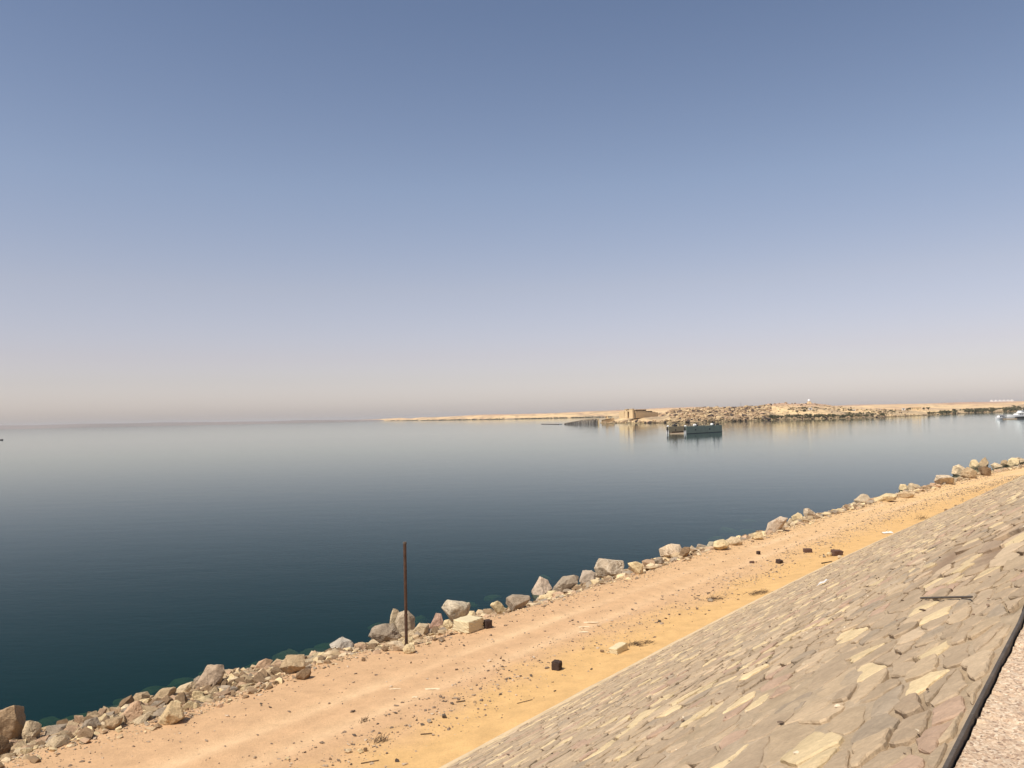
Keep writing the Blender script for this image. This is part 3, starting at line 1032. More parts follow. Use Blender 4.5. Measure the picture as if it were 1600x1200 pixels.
def veined_mat():
    mt = M['rock'].copy()
    mt.name = 'veined_rock'
    nt = mt.node_tree
    bs = [n for n in nt.nodes if n.type == 'BSDF_PRINCIPLED'][0]
    old = bs.inputs['Base Color'].links[0].from_socket
    tc = nt.nodes.new('ShaderNodeTexCoord')
    vo = nt.nodes.new('ShaderNodeTexVoronoi')
    vo.feature = 'DISTANCE_TO_EDGE'
    vo.inputs['Scale'].default_value = 1.9
    nz = noise_node(nt, 2.5, 4, 0.6, tc.outputs['Object'])
    mx = mix_rgb(nt, 0.22, tc.outputs['Object'], nz.outputs['Color'])
    nt.links.new(mx, vo.inputs['Vector'])
    r = ramp_node(nt, vo.outputs['Distance'], [(0.0, grey(0.9)), (0.05, grey(0.0))])
    c = mix_rgb(nt, r.outputs['Color'], old, (0.62, 0.52, 0.38))
    nt.links.new(c, bs.inputs['Base Color'])
    return mt
M['veined'] = veined_mat()
place_heroes()

PALETTE = np.array([TAN, CREAM, GREY, PINK, PALE, BROWN, TAN, BROWN]) * 1.05
def bank_density(s):
    """how much rubble lies at s: heaped at the near left, sparse in places further on"""
    return np.clip(0.55 + 0.7 * fbm(np.asarray(s) * 0.11, np.asarray(s) * 0, 91, 3) + 0.55 * np.exp(-((np.asarray(s) - 3) / 7.0) ** 2), 0.2, 1.3)

def scatter_rubble():
    rng = np.random.default_rng(77)
    protos = [hull_rock(np.random.default_rng(900 + k), 11, 0.7, 1.05) for k in range(14)]
    meshes = [tri_mesh('rubble_stone', q, f, M['rock']) for q, f in protos]
    # candidates over the bank
    cand = []
    while len(cand) < 36000:
        u = rng.random()
        s = -12 + 165 * u ** 1.9
        w = float(road_w(s))
        t = w + rng.normal(2.2, 1.5)
        if t < w - 0.5 or t > w + 5.4 or rng.random() > bank_density(s):
            continue
        r = 0.028 + 0.045 * rng.random() + (0.27 * rng.random() ** 13.0) * (1.0 + max(s, 0) / 160) + 0.0006 * max(s, 0)
        if t < w + 0.3: r *= 0.6
        x, y = st_xy(s, t)
        z = float(ground_z(s, t))
        cand.append((r, float(x), float(y), z, s, t))
    seen = []
    for c in cand:
        X, Y, d = project(c[1:4])
        ok = d > 0 and -5 < X < 1605 and 0 < Y < 1205
        seen.append((c[0] / d if ok else 0.0, c))
    seen.sort(key=lambda a: -a[0])
    single, rest = [c for _, c in seen[:230]], [c for _, c in seen[230:]]
    for k, (r, x, y, z, s, t) in enumerate(single):
        o = link('rubble_stone', meshes[k % 14])
        o.location = (x, y, z + 0.22 * r)
        o.rotation_euler = (rng.uniform(-0.4, 0.4), rng.uniform(-0.4, 0.4), rng.uniform(0, 6.28))
        o.scale = (r * rng.uniform(0.9, 1.8), r * rng.uniform(0.7, 1.1), r * rng.uniform(0.45, 0.95))
        o.color = (*(PALETTE[rng.integers(0, 8)] * rng.uniform(0.85, 1.12)), 1)
        tag(o, 'small broken stone among the rubble on the bank above the water', 'stone', 'loose rubble stones along the waterline')
    protos1 = [hull_rock(np.random.default_rng(950 + k), 8, 0.75, 1.05) for k in range(10)]
    protos2 = [hull_rock(np.random.default_rng(930 + k), 12, 0.7, 1.05) for k in range(10)]
    def pack(items, name, label, mat, sink=0.22):
        Vs, Fs, Cs, off = [], [], [], 0
        for r, x, y, z, colr, flat in items:
            q, f = (protos2 if r > 0.13 else protos1)[rng.integers(0, 10)]
            a, b = rng.uniform(0, 6.28), rng.uniform(-0.5, 0.5)
            R1 = np.array([[math.cos(a), -math.sin(a), 0], [math.sin(a), math.cos(a), 0], [0, 0, 1]])
            R2 = np.array([[1, 0, 0], [0, math.cos(b), -math.sin(b)], [0, math.sin(b), math.cos(b)]])
            v = (q * np.array([r * rng.uniform(0.9, 1.7), r, r * rng.uniform(0.45, 0.95) * flat])) @ R2.T @ R1.T + np.array([x, y, z + sink * r])
            Vs.append(v); Fs.append(f + off); off += len(v)
            Cs.append(np.broadcast_to(colr, v.shape))
        me = tri_mesh(name, np.concatenate(Vs), np.concatenate(Fs), mat, False, np.concatenate(Cs))
        return tag(link(name, me), label, kind='stuff')
    items = [(r, x, y, z, PALETTE[rng.integers(0, 8)] * rng.uniform(0.85, 1.12), 1.0) for r, x, y, z, s, t in rest]
    pack(items, 'rubble', 'broken rock rubble strewn down the bank to the water', M['rubble'])
    # pebbles and dark grit on the track, thickest in a belt beside the drifted sand
    items = []
    while len(items) < 15000:
        s = -10 + 115 * rng.random() ** 1.5
        k = rng.random()
        if k < 0.62:
            t = 2.7 + 0.9 * float(fbm(np.array(s * 0.12), np.array(0.7), 41, 3)) + rng.normal(0, 0.85)
            if rng.random() > 0.35 + 0.9 * vnoise(s * 0.5, t * 0.7, 15): continue
        elif k < 0.80:
            t = rng.uniform(0.6, 9.3)
        else:
            t = float(road_w(s)) - abs(rng.normal(0, 1.2)) + 0.3
        if t < 0.3: continue
        r = 0.007 + 0.018 * rng.random() ** 3 + (0.06 * rng.random() ** 9) + 0.0002 * max(s, 0)
        x, y = st_xy(s, t)
        pc = np.array([(0.20, 0.145, 0.10), (0.33, 0.245, 0.165), (0.50, 0.38, 0.26), (0.10, 0.075, 0.055)])[rng.choice(4, p=[0.34, 0.34, 0.2, 0.12])]
        items.append((r, float(x), float(y), float(ground_z(s, t)), pc, 0.9))
    pack(items, 'pebbles', 'dark pebbles and grit strewn over the sandy track', M['rubble'], 0.3)
    # grit caught in the joints of the paving
    items = []
    for _ in range(1800):
        s, v = rng.uniform(-13, 45), rng.uniform(0.6, SL - 0.2)
        if rng.random() > 0.25 + 0.9 * vnoise(s * 0.7, v * 1.1, 19): continue
        p = slope_pt(s, v, 0.02)
        pc = np.array([(0.22, 0.15, 0.10), (0.14, 0.10, 0.07), (0.58, 0.48, 0.34)])[rng.choice(3, p=[0.45, 0.3, 0.25])]
        items.append((0.008 + 0.022 * rng.random() ** 2.5, p[0], p[1], p[2], pc, 0.8))
    pack(items, 'slope_grit', 'bits of stone and grit lying on the paved slope', M['rubble'], 0.3)

    # drowned boulders, green with algae, seen through the shallow water
    rng = np.random.default_rng(31)
    spots = [(75, 1126, 26), (120, 1122, 30), (165, 1112, 34), (205, 1095, 26), (235, 1078, 24), (285, 1064, 20), (330, 1050, 18), (400, 1042, 22), (418, 1036, 18),
             (455, 1026, 36), (492, 1018, 26), (508, 1010, 18), (590, 978, 16), (655, 968, 14), (735, 946, 12), (770, 935, 14), (850, 905, 12),
             (1140, 832, 18), (1165, 834, 16), (1120, 845, 14), (1170, 818, 12)]
    protos = [tri_mesh('drowned_boulder', *rock_verts(np.random.default_rng(300 + k), 4, 34, 0.10, 0.82, 1.0), M['rock']) for k in range(5)]
    for k, (px, py, w) in enumerate(spots):
        p = on_plane(px, py - 9, -0.35)
        d = project(p)[2]
        r = w * d / FPX * 0.95
        o = link('drowned_boulder', protos[k % 5])
        o.location = (p[0], p[1], -0.52 - 0.36 * r)
        o.scale = (r * 1.35, r, r * 0.5)
        o.rotation_euler = (0.1, -0.1, rng.uniform(0, 6.28))
        o.color = (0.26, 0.225, 0.09, 1) if k not in (9, 10) else (0.36, 0.25, 0.15, 1)
        tag(o, 'drowned boulder furred with green algae under the shallow water', 'boulder', 'drowned boulders off the bank')
scatter_rubble()

# ------------------------------------------------------------------ pole, cut block and litter on the track
def stand(px, py):
    g, s, t = ground_hit(px, py)
    return g, s, t

def pole():
    g, s, t = stand(635, 1010)
    top_d = math.hypot(g[0], g[1])
    top = at_dist(632, 847, top_d)
    root = empty('rusty_pole', (g[0], g[1], g[2]), 0, 'tall rusty steel pole standing alone at the edge of the track', 'pole')
    h = top[2] - g[2]
    b = MB()
    b.lathe([(0.062, -0.4), (0.062, h * 0.30), (0.060, h * 0.31), (0.060, h - 0.02), (0.056, h)], 18)
    b.build('tube', M['rust'], root, smooth=False)
    c = MB()
    c.lathe([(0.070, h - 0.07), (0.070, h + 0.005), (0.05, h + 0.012)], 18)
    c.build('cap', M['dark_steel'], root)
    c = MB()
    c.lathe([(0.068, h * 0.30 - 0.03), (0.072, h * 0.30), (0.068, h * 0.30 + 0.03)], 18)
    c.build('weld_collar', M['rust'], root)
pole()

def cut_block(px0, px1, pyb, w, d, h, rz, mat, name, label, cat, chip=0.03, seed=1, tilt=(0, 0)):
    g, s, t = stand(px0, pyb)
    bm = bmesh.new()
    bmesh.ops.create_cube(bm, size=1.0)
    bmesh.ops.subdivide_edges(bm, edges=bm.edges[:], cuts=9, use_grid_fill=True)
    rng = np.random.default_rng(seed)
    for v in bm.verts:
        e = sum(abs(abs(c) - 0.5) < 1e-4 for c in v.co)
        k = chip * (0.25 if e == 1 else 1.0) * rng.random() * (1.6 if rng.random() < 0.15 else 0.7)
        v.co = Vector((v.co.x * w, v.co.y * d, (v.co.z + 0.5) * h))
        if e >= 2 or rng.random() < 0.5:
            v.co -= (v.co - Vector((0, 0, h / 2))).normalized() * k
    me = bpy.data.meshes.new(name)
    bm.to_mesh(me)
    bm.free()
    me.materials.append(mat)
    o = link(name, me)
    o.location = (g[0], g[1], g[2] - 0.04 * h)
    o.rotation_euler = (tilt[0], tilt[1], rz)
    return tag(o, label, cat)
M['cutstone'] = solid('cut_sandstone', (0.60, 0.50, 0.31), 0.9, var=0.08, scale=3.0, bump=0.4, bump_scale=30, stain=((0.40, 0.30, 0.18), 3.0, 0.6, 0.4))
M['darkstone'] = solid('charred_brick', (0.06, 0.04, 0.032), 0.9, var=0.3, scale=8.0, bump=0.4, bump_scale=30)
cut_block(732, 0, 984, 0.88, 1.0, 0.49, math.radians(-37), M['cutstone'], 'cut_stone_block', 'large squared yellow stone block lying beside the bank right of the pole', 'stone block', 0.085, 3)
cut_block(762, 0, 981, 0.30, 0.30, 0.34, math.radians(30), M['darkstone'], 'dark_stone', 'small dark stone tucked behind the right end of the cut block', 'stone', 0.05, 4)
cut_block(967, 0, 1018, 0.36, 0.74, 0.25, math.radians(-40), M['cutstone'], 'cut_stone', 'small squared yellow stone tilted on the drifted sand', 'stone block', 0.06, 5, (0.10, -0.06))
cut_block(870, 0, 1046, 0.30, 0.28, 0.31, math.radians(-28), M['darkstone'], 'charred_block', 'dark charred cube of stone alone on the sand', 'stone block', 0.07, 6, (0.05, 0.05))
cut_block(1262, 0, 863, 0.48, 0.30, 0.24, math.radians(5), M['brick'], 'brick_lump', 'dark red lump of brickwork on the track right of centre', 'brick', 0.04, 7, (0.05, 0.0))
cut_block(1217, 0, 880, 0.36, 0.28, 0.22, math.radians(40), M['darkstone'], 'dark_brick', 'dark brick tipped on its edge near the belt of pebbles', 'brick', 0.03, 8, (0.25, 0.1))
cut_block(1185, 0, 866, 0.22, 0.18, 0.20, math.radians(40), M['darkstone'], 'dark_lump', 'small dark lump of stone alone on the far track', 'stone', 0.03, 9)
cut_block(1175, 0, 880, 0.24, 0.18, 0.12, math.radians(10), M['brick'], 'brown_lump', 'small brown stone left of the tipped dark brick', 'stone', 0.03, 10)
cut_block(1307, 0, 868, 0.62, 0.40, 0.34, math.radians(15), M['brick'], 'broken_brickwork', 'broken brown brickwork in the rubble heap by the slope', 'brick', 0.06, 11, (0.1, 0.1))

def small_stone(px, py, w, h, col, label, seed):
    g, s, t = stand(px, py)
    d = project(g)[2] / FPX
    q, f = rock_verts(np.random.default_rng(seed), 3, 11, 0.05)
    q = q * np.array([w * d / 2, w * d / 2.4, h * d / 1.7]) + np.array([0, 0, 0.3 * h * d])
    o = link('stone', tri_mesh('stone', q, f, M['rock']))
    o.location = g
    o.color = (*col, 1)
    tag(o, label, 'stone', 'stones lying on the sandy track')
LITTER = [
    (1296, 869, 14, 9, CREAM, 'cream stone left of the broken brickwork'), (1312, 873, 12, 7, PALE, 'pale stone in front of the broken brickwork'),
    (1345, 867, 14, 8, BROWN, 'brown stone right of the broken brickwork'), (1288, 871, 8, 6, GREY, 'small grey stone at the left end of the brickwork heap'),
    (563, 1176, 12, 8, CREAM, 'cream stone leftmost of the pair near the bottom edge'), (571, 1174, 9, 9, BROWN, 'dark pointed stone second of the pair near the bottom edge'),
    (544, 1176, 13, 9, PALE, 'pale broken stone near the bottom of the drifted sand'), (620, 1190, 9, 7, (0.08, 0.06, 0.05), 'black stone on the drifted sand near the bottom edge'),
    (449, 1187, 11, 7, CREAM, 'cream stone on the track near the bottom left'), (672, 1129, 12, 8, GREY, 'grey stone beside the dark one on the drifted sand'),
    (694, 1122, 11, 10, (0.12, 0.10, 0.08), 'dark split stone on the drifted sand'), (516, 1187, 6, 5, BROWN, 'small brown stone on the track near the bottom'),
    (941, 1019, 9, 6, BROWN, 'brown stone left of the tilted squared stone'), (950, 1021, 7, 4, CREAM, 'cream chip beside the tilted squared stone'),
    (1110, 940, 12, 7, GREY, 'grey stone in the belt of pebbles right of centre'), (1030, 972, 8, 5, (0.1, 0.08, 0.06), 'dark stone in the belt of pebbles above the tilted block'),
    (797, 1061, 6, 4, (0.09, 0.07, 0.05), 'small black stone left of the charred cube'), (742, 1099, 7, 6, PALE, 'pale stone on the drifted sand below the charred cube'),
    (568, 1033, 9, 9, BROWN, 'curled brown stone on the sand below the rounded boulder'), (689, 1003, 8, 5, GREY, 'grey stone near the pole shadow'),
    (1494, 792, 8, 5, BROWN, 'dark stone far along the foot of the slope'), (1478, 798, 7, 5, BROWN, 'brown stone far along beside the pebbles'),
]
for k, (px, py, w, h, c, lb) in enumerate(LITTER):
    small_stone(px, py, w, h, c, lb, 1200 + k)

def rag(px, py, w, d_, h, label, seed, rz=0.0, slope=False, mat='plastic', name='plastic_scrap', cat='litter'):
    """a crumpled sheet of plastic or paper lying on the ground"""
    if slope:
        s, v = slope_hit(px, py)
        g = slope_pt(s, v, 0.04)
    else:
        g, s, t = stand(px, py)
    n = 9
    U, W = np.meshgrid(np.linspace(-1, 1, n), np.linspace(-1, 1, n), indexing='ij')
    e = np.clip(1.15 - np.hypot(U, W) ** 2 * 0.55, 0, 1)
    z = h * (0.25 + 0.9 * np.abs(fbm(U * 1.6 + seed, W * 1.6, seed, 3))) * e
    P = np.stack([U * w / 2 * (1 + 0.25 * fbm(U + seed, W, seed + 1, 2)), W * d_ / 2 * (1 + 0.3 * fbm(U, W + seed, seed + 2, 2)), z], -1)
    o = link(name, grid_mesh(name, P, M[mat], False, flip=False))
    sol = o.modifiers.new('thickness', 'SOLIDIFY')
    sol.thickness = 0.004
    o.location = (g[0], g[1], g[2] + 0.01)
    if slope:
        nrm = Vector((float(-frame(s)[3]) * RISE / SL, float(frame(s)[2]) * RISE / SL, RUN / SL))
        o.rotation_euler = nrm.to_track_quat('Z', 'Y').to_euler()
    else:
        o.rotation_euler = (0, 0, rz)
    tag(o, label, cat, 'scraps of white litter')
rag(1253, 910, 0.75, 0.35, 0.14, 'white plastic scrap on the sand at the foot of the slope', 1)
rag(1288, 913, 0.5, 0.25, 0.08, 'white paper scrap lying on the paved slope edge', 2, slope=True)
rag(1387, 833, 0.75, 0.4, 0.14, 'white plastic bag by the foot of the slope further along', 3)
rag(1538, 786, 1.6, 0.8, 0.15, 'flat white scrap far along the foot of the slope', 4)
rag(676, 1077, 0.50, 0.14, 0.03, 'flat pale scrap on the track, rightmost of three', 5, mat='pale_scrap')
rag(617, 1077, 0.38, 0.08, 0.02, 'thin pale scrap on the track, leftmost of three', 6, mat='pale_scrap')
rag(648, 1090, 0.16, 0.12, 0.04, 'small round pale scrap on the track, lowest of three', 7, mat='pale_scrap')
rag(917, 973, 0.9, 0.16, 0.03, 'long curved pale scrap on the track above the tilted block', 8, mat='pale_scrap')
rag(912, 980, 0.42, 0.12, 0.03, 'short pale scrap just below the long curved one', 9, mat='pale_scrap')
rag(912, 988, 0.36, 0.14, 0.03, 'pale scrap lowest of the group on the track', 10, mat='pale_scrap')

def bar_on(points, r, name, label, cat, mat, slope=False, lift=0.03, taper=1.0, section=None, group=None):
    P = []
    for px, py in points:
        if slope:
            s, v = slope_hit(px, py); g = slope_pt(s, v, lift + r)
        else:
            g, s, t = stand(px, py); g = g + np.array([0, 0, lift + r])
        P.append(Vector(g))
    b = MB()
    c = P[0].copy()
    for i in range(len(P) - 1):
        b.tube(P[i] - c, P[i + 1] - c, r * (1 - (1 - taper) * i / max(1, len(P) - 1)), r * (1 - (1 - taper) * (i + 1) / max(1, len(P) - 1)), 4 if section else 7)
    o = b.build(name, mat)
    o.location = c
    tag(o, label, cat, group)
bar_on([(1441, 938.5), (1522, 937.5)], 0.011, 'steel_bar', 'dark steel bar lying level on the paved slope at right', 'bar', M['dark_steel'], True, 0.02, section=4)
bar_on([(1467, 817), (1483, 813), (1502, 807)], 0.10, 'timber_plank', 'dark timber lying along the foot of the slope far right', 'plank', M['dark_wood'], False, 0.0, section=4)
bar_on([(1284, 881), (1300, 878)], 0.035, 'stick', 'dark stick below the broken brickwork', 'stick', M['dark_wood'], False, 0.0, 0.6)
bar_on([(1268, 900), (1279, 896)], 0.045, 'stick', 'short dark stick by the foot of the slope near the white scrap', 'stick', M['dark_wood'], False, 0.0, 0.6)
bar_on([(657, 1148.5), (675, 1147)], 0.014, 'stick', 'thin straight stick on the drifted sand', 'stick', M['twig'], False, 0.01)
bar_on([(564, 1194), (592, 1189)], 0.012, 'stick', 'long thin stick near the bottom edge of the view', 'stick', M['twig'], False, 0.01)
bar_on([(808, 1100), (832, 1094)], 0.010, 'stick', 'thin bent stick on the drifted sand below the charred cube', 'stick', M['twig'], False, 0.01)
bar_on([(713, 1098), (727, 1096)], 0.016, 'stick', 'short brown stick on the sand left of the bent one', 'stick', M['twig'], False, 0.01)

def twig_heap(px, py, w, h, n, label, seed):
    g, s, t = stand(px, py)
    rng = np.random.default_rng(seed)
    b = MB()
    for _ in range(n):
        x, y = rng.normal(0, w / 3.2), rng.normal(0, w / 7)
        a = rng.normal(0.15, 0.6)
        L = rng.uniform(0.12, 0.4) * w
        z0, z1 = rng.uniform(0, h * 0.5), rng.uniform(0.1, 1) * h
        b.tube((x, y, z0), (x + L * math.cos(a), y + L * math.sin(a), z1), rng.uniform(0.006, 0.012), 0.004, 4)
    o = b.build('dry_brush', M['twig'])
    o.location = g
    o.rotation_euler = (0, 0, math.radians(20))
    tag(o, label, 'brush', 'tufts of dry brush on the sand')
for k, a in enumerate([(996, 1007, 0.95, 0.10, 60, 'dry brown brush right of the tilted squared stone'), (1305, 888, 0.9, 0.28, 70, 'dark dry brush piled at the foot of the slope'),
                       (1184, 928, 1.1, 0.18, 60, 'dry brush in the pebble belt above the slope'), (1112, 938, 0.7, 0.25, 50, 'small dry tuft in the belt of pebbles'),
                       (592, 1160, 0.35, 0.2, 35, 'grey dry tuft near the bottom of the drifted sand'), (568, 1128, 0.3, 0.16, 25, 'brown dry tuft on the track near the bottom'),
                       (1440, 812, 0.9, 0.5, 40, 'dry shrub by the foot of the slope far right'), (1580, 764, 1.6, 0.5, 60, 'dry brush at the far right foot of the slope'),
                       (1277, 897, 0.5, 0.12, 30, 'dry twigs beside the short dark stick')]):
    twig_heap(*a, 40 + k)
# ------------------------------------------------------------------ floating dock
def floating_dock():
    c0 = on_plane(1072.5, 678.0, 0.0)          # near end of the near wall
    c1 = on_plane(1128.5, 674.2, 0.0)
    L = 37.0
    ax = np.array([0.60, 0.80])
    # turn the axis so that the far end falls at its bearing
    brg = math.atan2(c1[0], c1[1])
    best = min(np.linspace(0.4, 1.3, 400), key=lambda a: abs(math.atan2(c0[0] + L * math.cos(a), c0[1] + L * math.sin(a)) - brg))
    rz = best
    root = empty('floating_dock', (c0[0], c0[1], 0), rz, 'grey-green floating dock with two side walls out on the water', 'floating dock')
    W, H_, TH = 9.6, 3.55, 1.2
    b = MB(); b.box(0.0, L, 0, TH, -0.6, H_); b.build('side_wall', M['green_paint'], root, 0.05)
    b = MB(); b.box(0.0, L, W, W + TH, -0.6, H_); b.build('side_wall', M['olive_paint'], root, 0.05)
    b = MB(); b.box(0.4, L - 0.4, TH + 0.003, W - 0.003, -0.7, 0.35); b.build('pontoon_deck', M['grey_wood'], root, 0.03)
    b = MB(); b.box(0.05, L + 0.03, -0.09, -0.003, -0.05, 0.22); b.build('rubbing_strake', M['black_paint'], root)
    for x in (11.5, 19.5, 28.0):
        b = MB(); b.box(x, x + 0.14, -0.10, -0.003, 0.24, H_ - 0.05); b.build('plate_seam', M['green_paint'], root)
    for x in (8.5, 23.0):
        b = MB(); b.box(x, x + 1.0, -0.16, -0.003, 1.45, 2.1); b.build('scupper', M['black_paint'], root)
    b = MB(); b.box(6.0, 7.0, W - 0.13, W - 0.003, 1.45, 2.1); b.build('scupper', M['black_paint'], root)
    b = MB(); b.box(3.0, 20.0, W - 0.30, W - 0.003, 0.36, 0.95); b.build('rusty_ledge', M['rust'], root)
    for y0 in (0.0, W):
        for dy in (0.06, TH - 0.36):
            b = MB(); b.box(-0.30, -0.003, y0 + dy, y0 + dy + 0.30, -0.5, 1.75); b.build('white_fender_post', M['white_paint'], root, 0.03)
        b = MB(); b.box(-0.22, -0.003, y0 + 0.40, y0 + TH - 0.40, -0.5, 2.6); b.build('dark_end_panel', M['black_paint'], root)
        b = MB(); b.tube((-0.45, y0 + TH / 2, 1.8), (-0.45, y0 + TH / 2, 3.3), 0.42, 0.36, 10); b.build('tyre_fender', M['black_paint'], root)
        b = MB(); b.lathe([(0.55, 0), (0.6, 0.25), (0.5, 0.5), (0.2, 0.6)], 12, (0.3, y0 + TH / 2, H_)); b.build('white_bollard', M['white_paint'], root, smooth=True)
    for y0, xs in ((0.0, (9.5, 27.0)), (W, (6.0,))):
        for x in xs:
            yc = y0 + TH / 2
            w = M['white_paint'] if y0 == 0 else M['black_paint']
            b = MB(); b.lathe([(0.85, 0), (0.9, 0.5), (0.75, 0.9), (0.3, 1.05)], 14, (x, yc, H_)); b.build('capstan', w, root, smooth=True)
            b = MB(); b.box(x + 1.0, x + 2.6, yc - 0.45, yc + 0.45, H_, H_ + 0.8)
            b.tube((x + 0.6, yc, H_ + 1.0), (x + 2.9, yc, H_ + 1.45), 0.28, 0.28, 8); b.build('winch', M['black_paint'], root)
    rng = np.random.default_rng(8)
    for y0 in (0.12, W + 0.12):
        x = 1.2
        while x < L - 0.5:
            hh = 0.5 + 0.8 * rng.random()
            b = MB(); b.tube((x, y0, H_), (x, y0, H_ + hh), 0.09, 0.07, 6); b.build('stanchion', M['black_paint'], root)
            x += rng.uniform(1.4, 3.8)
    b = MB(); b.tube((33.5, 0.6, H_), (33.5, 0.6, H_ + 2.6), 0.10, 0.07, 8); b.box(32.2, 34.6, 0.2, 1.0, H_, H_ + 0.9); b.build('pump_housing', M['black_paint'], root)
    b = MB(); b.tube((20.5, 0.6, H_), (20.5, 0.6, H_ + 2.9), 0.08, 0.05, 8); b.build('light_mast', M['grey_wood'], root)
floating_dock()

# ------------------------------------------------------------------ far shores
def zpx(px, py, dist):
    return float(at_dist(px, py, dist)[2])

def shore_terrain(name, cols, depth, mat, colfun, label, rows=40, bump=1.0, noise_scale=0.02, seed=1, back=150.0, profile=0.7, minz=0.0, sub=4.0):
    """land whose shore and ridge follow surveyed bearings: cols = (bearing px, shore py, ridge py); a true sheet with a back slope"""
    cols = sorted(cols)
    pxs = np.arange(cols[0][0], cols[-1][0] + 0.01, sub)
    ys = np.interp(pxs, [c[0] for c in cols], [c[1] for c in cols])
    yr = np.interp(pxs, [c[0] for c in cols], [c[2] for c in cols])
    P = np.zeros((len(pxs), rows + 6, 3))
    U = np.zeros((len(pxs), rows + 6))
    for i, px in enumerate(pxs):
        g = on_plane(px, ys[i], 0.0)
        d0 = math.hypot(g[0], g[1])
        u = np.array([g[0] / d0, g[1] / d0])
        zr = max(zpx(px, yr[i], d0 + depth), minz)
        for j in range(rows + 6):
            if j <= rows:
                k = j / rows
                d = d0 + depth * k
                z = zr * k ** profile
                if j == 0: z = -0.3
            else:
                k = 1
                q = (j - rows) / 5.0
                d = d0 + depth + back * q
                z = zr * (1 - q * q) - 0.6 * q
            P[i, j] = (u[0] * d, u[1] * d, z)
            U[i, j] = k if j <= rows else 1.0
    X, Y = P[..., 0], P[..., 1]
    nz = fbm(X * noise_scale, Y * noise_scale, seed, 5)
    amp = np.clip(U * 3, 0, 1) * np.clip((1 - U) * 2.5 + 0.25, 0, 1)
    P[..., 2] += bump * nz * amp
    P[:, :rows + 1, 2] = np.where(U[:, :rows + 1] > 0.02, np.maximum(P[:, :rows + 1, 2], 0.12), P[:, :rows + 1, 2])
    c = colfun(X, Y, P[..., 2], U)
    o = link(name, grid_mesh(name, P, mat, False, np.clip(c, 0.02, 0.9), flip=True))
    tag(o, label, kind='structure')
    return P

SAND_L, SAND_Y, SAND_P, ROCK_G, ROCK_D = np.array([0.70, 0.50, 0.265]), np.array([0.68, 0.455, 0.215]), np.array([0.46, 0.29, 0.19]), np.array([0.36, 0.265, 0.165]), np.array([0.14, 0.10, 0.065])
def mixc(a, b, k):
    k = np.clip(k, 0, 1)[..., None]
    return a * (1 - k) + b * k

def col_pen(X, Y, Z, U):
    n = fbm(X * 0.03, Y * 0.03, 201, 5)
    n2 = fbm(X * 0.09, Y * 0.09, 202, 4)
    c = mixc(SAND_L + 0 * X[..., None], ROCK_G, 0.5 + 1.6 * n)
    c = mixc(c, SAND_P, (Z - 13) / 8 + 0.6 * n)
    c = mixc(c, ROCK_D, 1.8 * (n2 - 0.25))
    low = np.clip(1 - Z / 1.6, 0, 1)
    return mixc(c, ROCK_D * np.array([0.9, 1.0, 0.8]), low * 0.8)

PEN = [(938, 662.2, 660.5), (946, 661.9, 657.8), (960, 661.4, 654.0), (972, 661.2, 650.6), (1000, 661.3, 649.2), (1036, 661.0, 648.3), (1046, 660.9, 642.0), (1060, 660.5, 639.8), (1090, 660.0, 638.2),
       (1120, 659.3, 637.6), (1150, 658.5, 636.8), (1180, 657.3, 635.6), (1196, 656.7, 633.2), (1210, 656.2, 631.2), (1225, 655.8, 629.9), (1235, 655.5, 631.0), (1250, 655.2, 630.6),
       (1270, 654.8, 630.2), (1290, 654.3, 632.0), (1304, 653.9, 634.2), (1322, 653.6, 636.2), (1345, 653.2, 639.2), (1370, 652.5, 639.8), (1400, 651.0, 640.0), (1440, 649.2, 640.2), (1480, 647.2, 640.0),
       (1520, 645.4, 638.2), (1560, 644.2, 637.2), (1585, 643.4, 634.0), (1605, 642.8, 630.5), (1660, 642.0, 628.0), (1760, 640.5, 624.5), (1900, 637.8, 622.5), (2100, 634.0, 619.0), (2400, 628.0, 612.0)]
shore_terrain('rocky_peninsula', PEN, 190.0, M['far_rock'], col_pen, 'rocky sand-coloured shore across the water', rows=46, bump=2.6, noise_scale=0.035, seed=210, profile=0.62, sub=1.5)

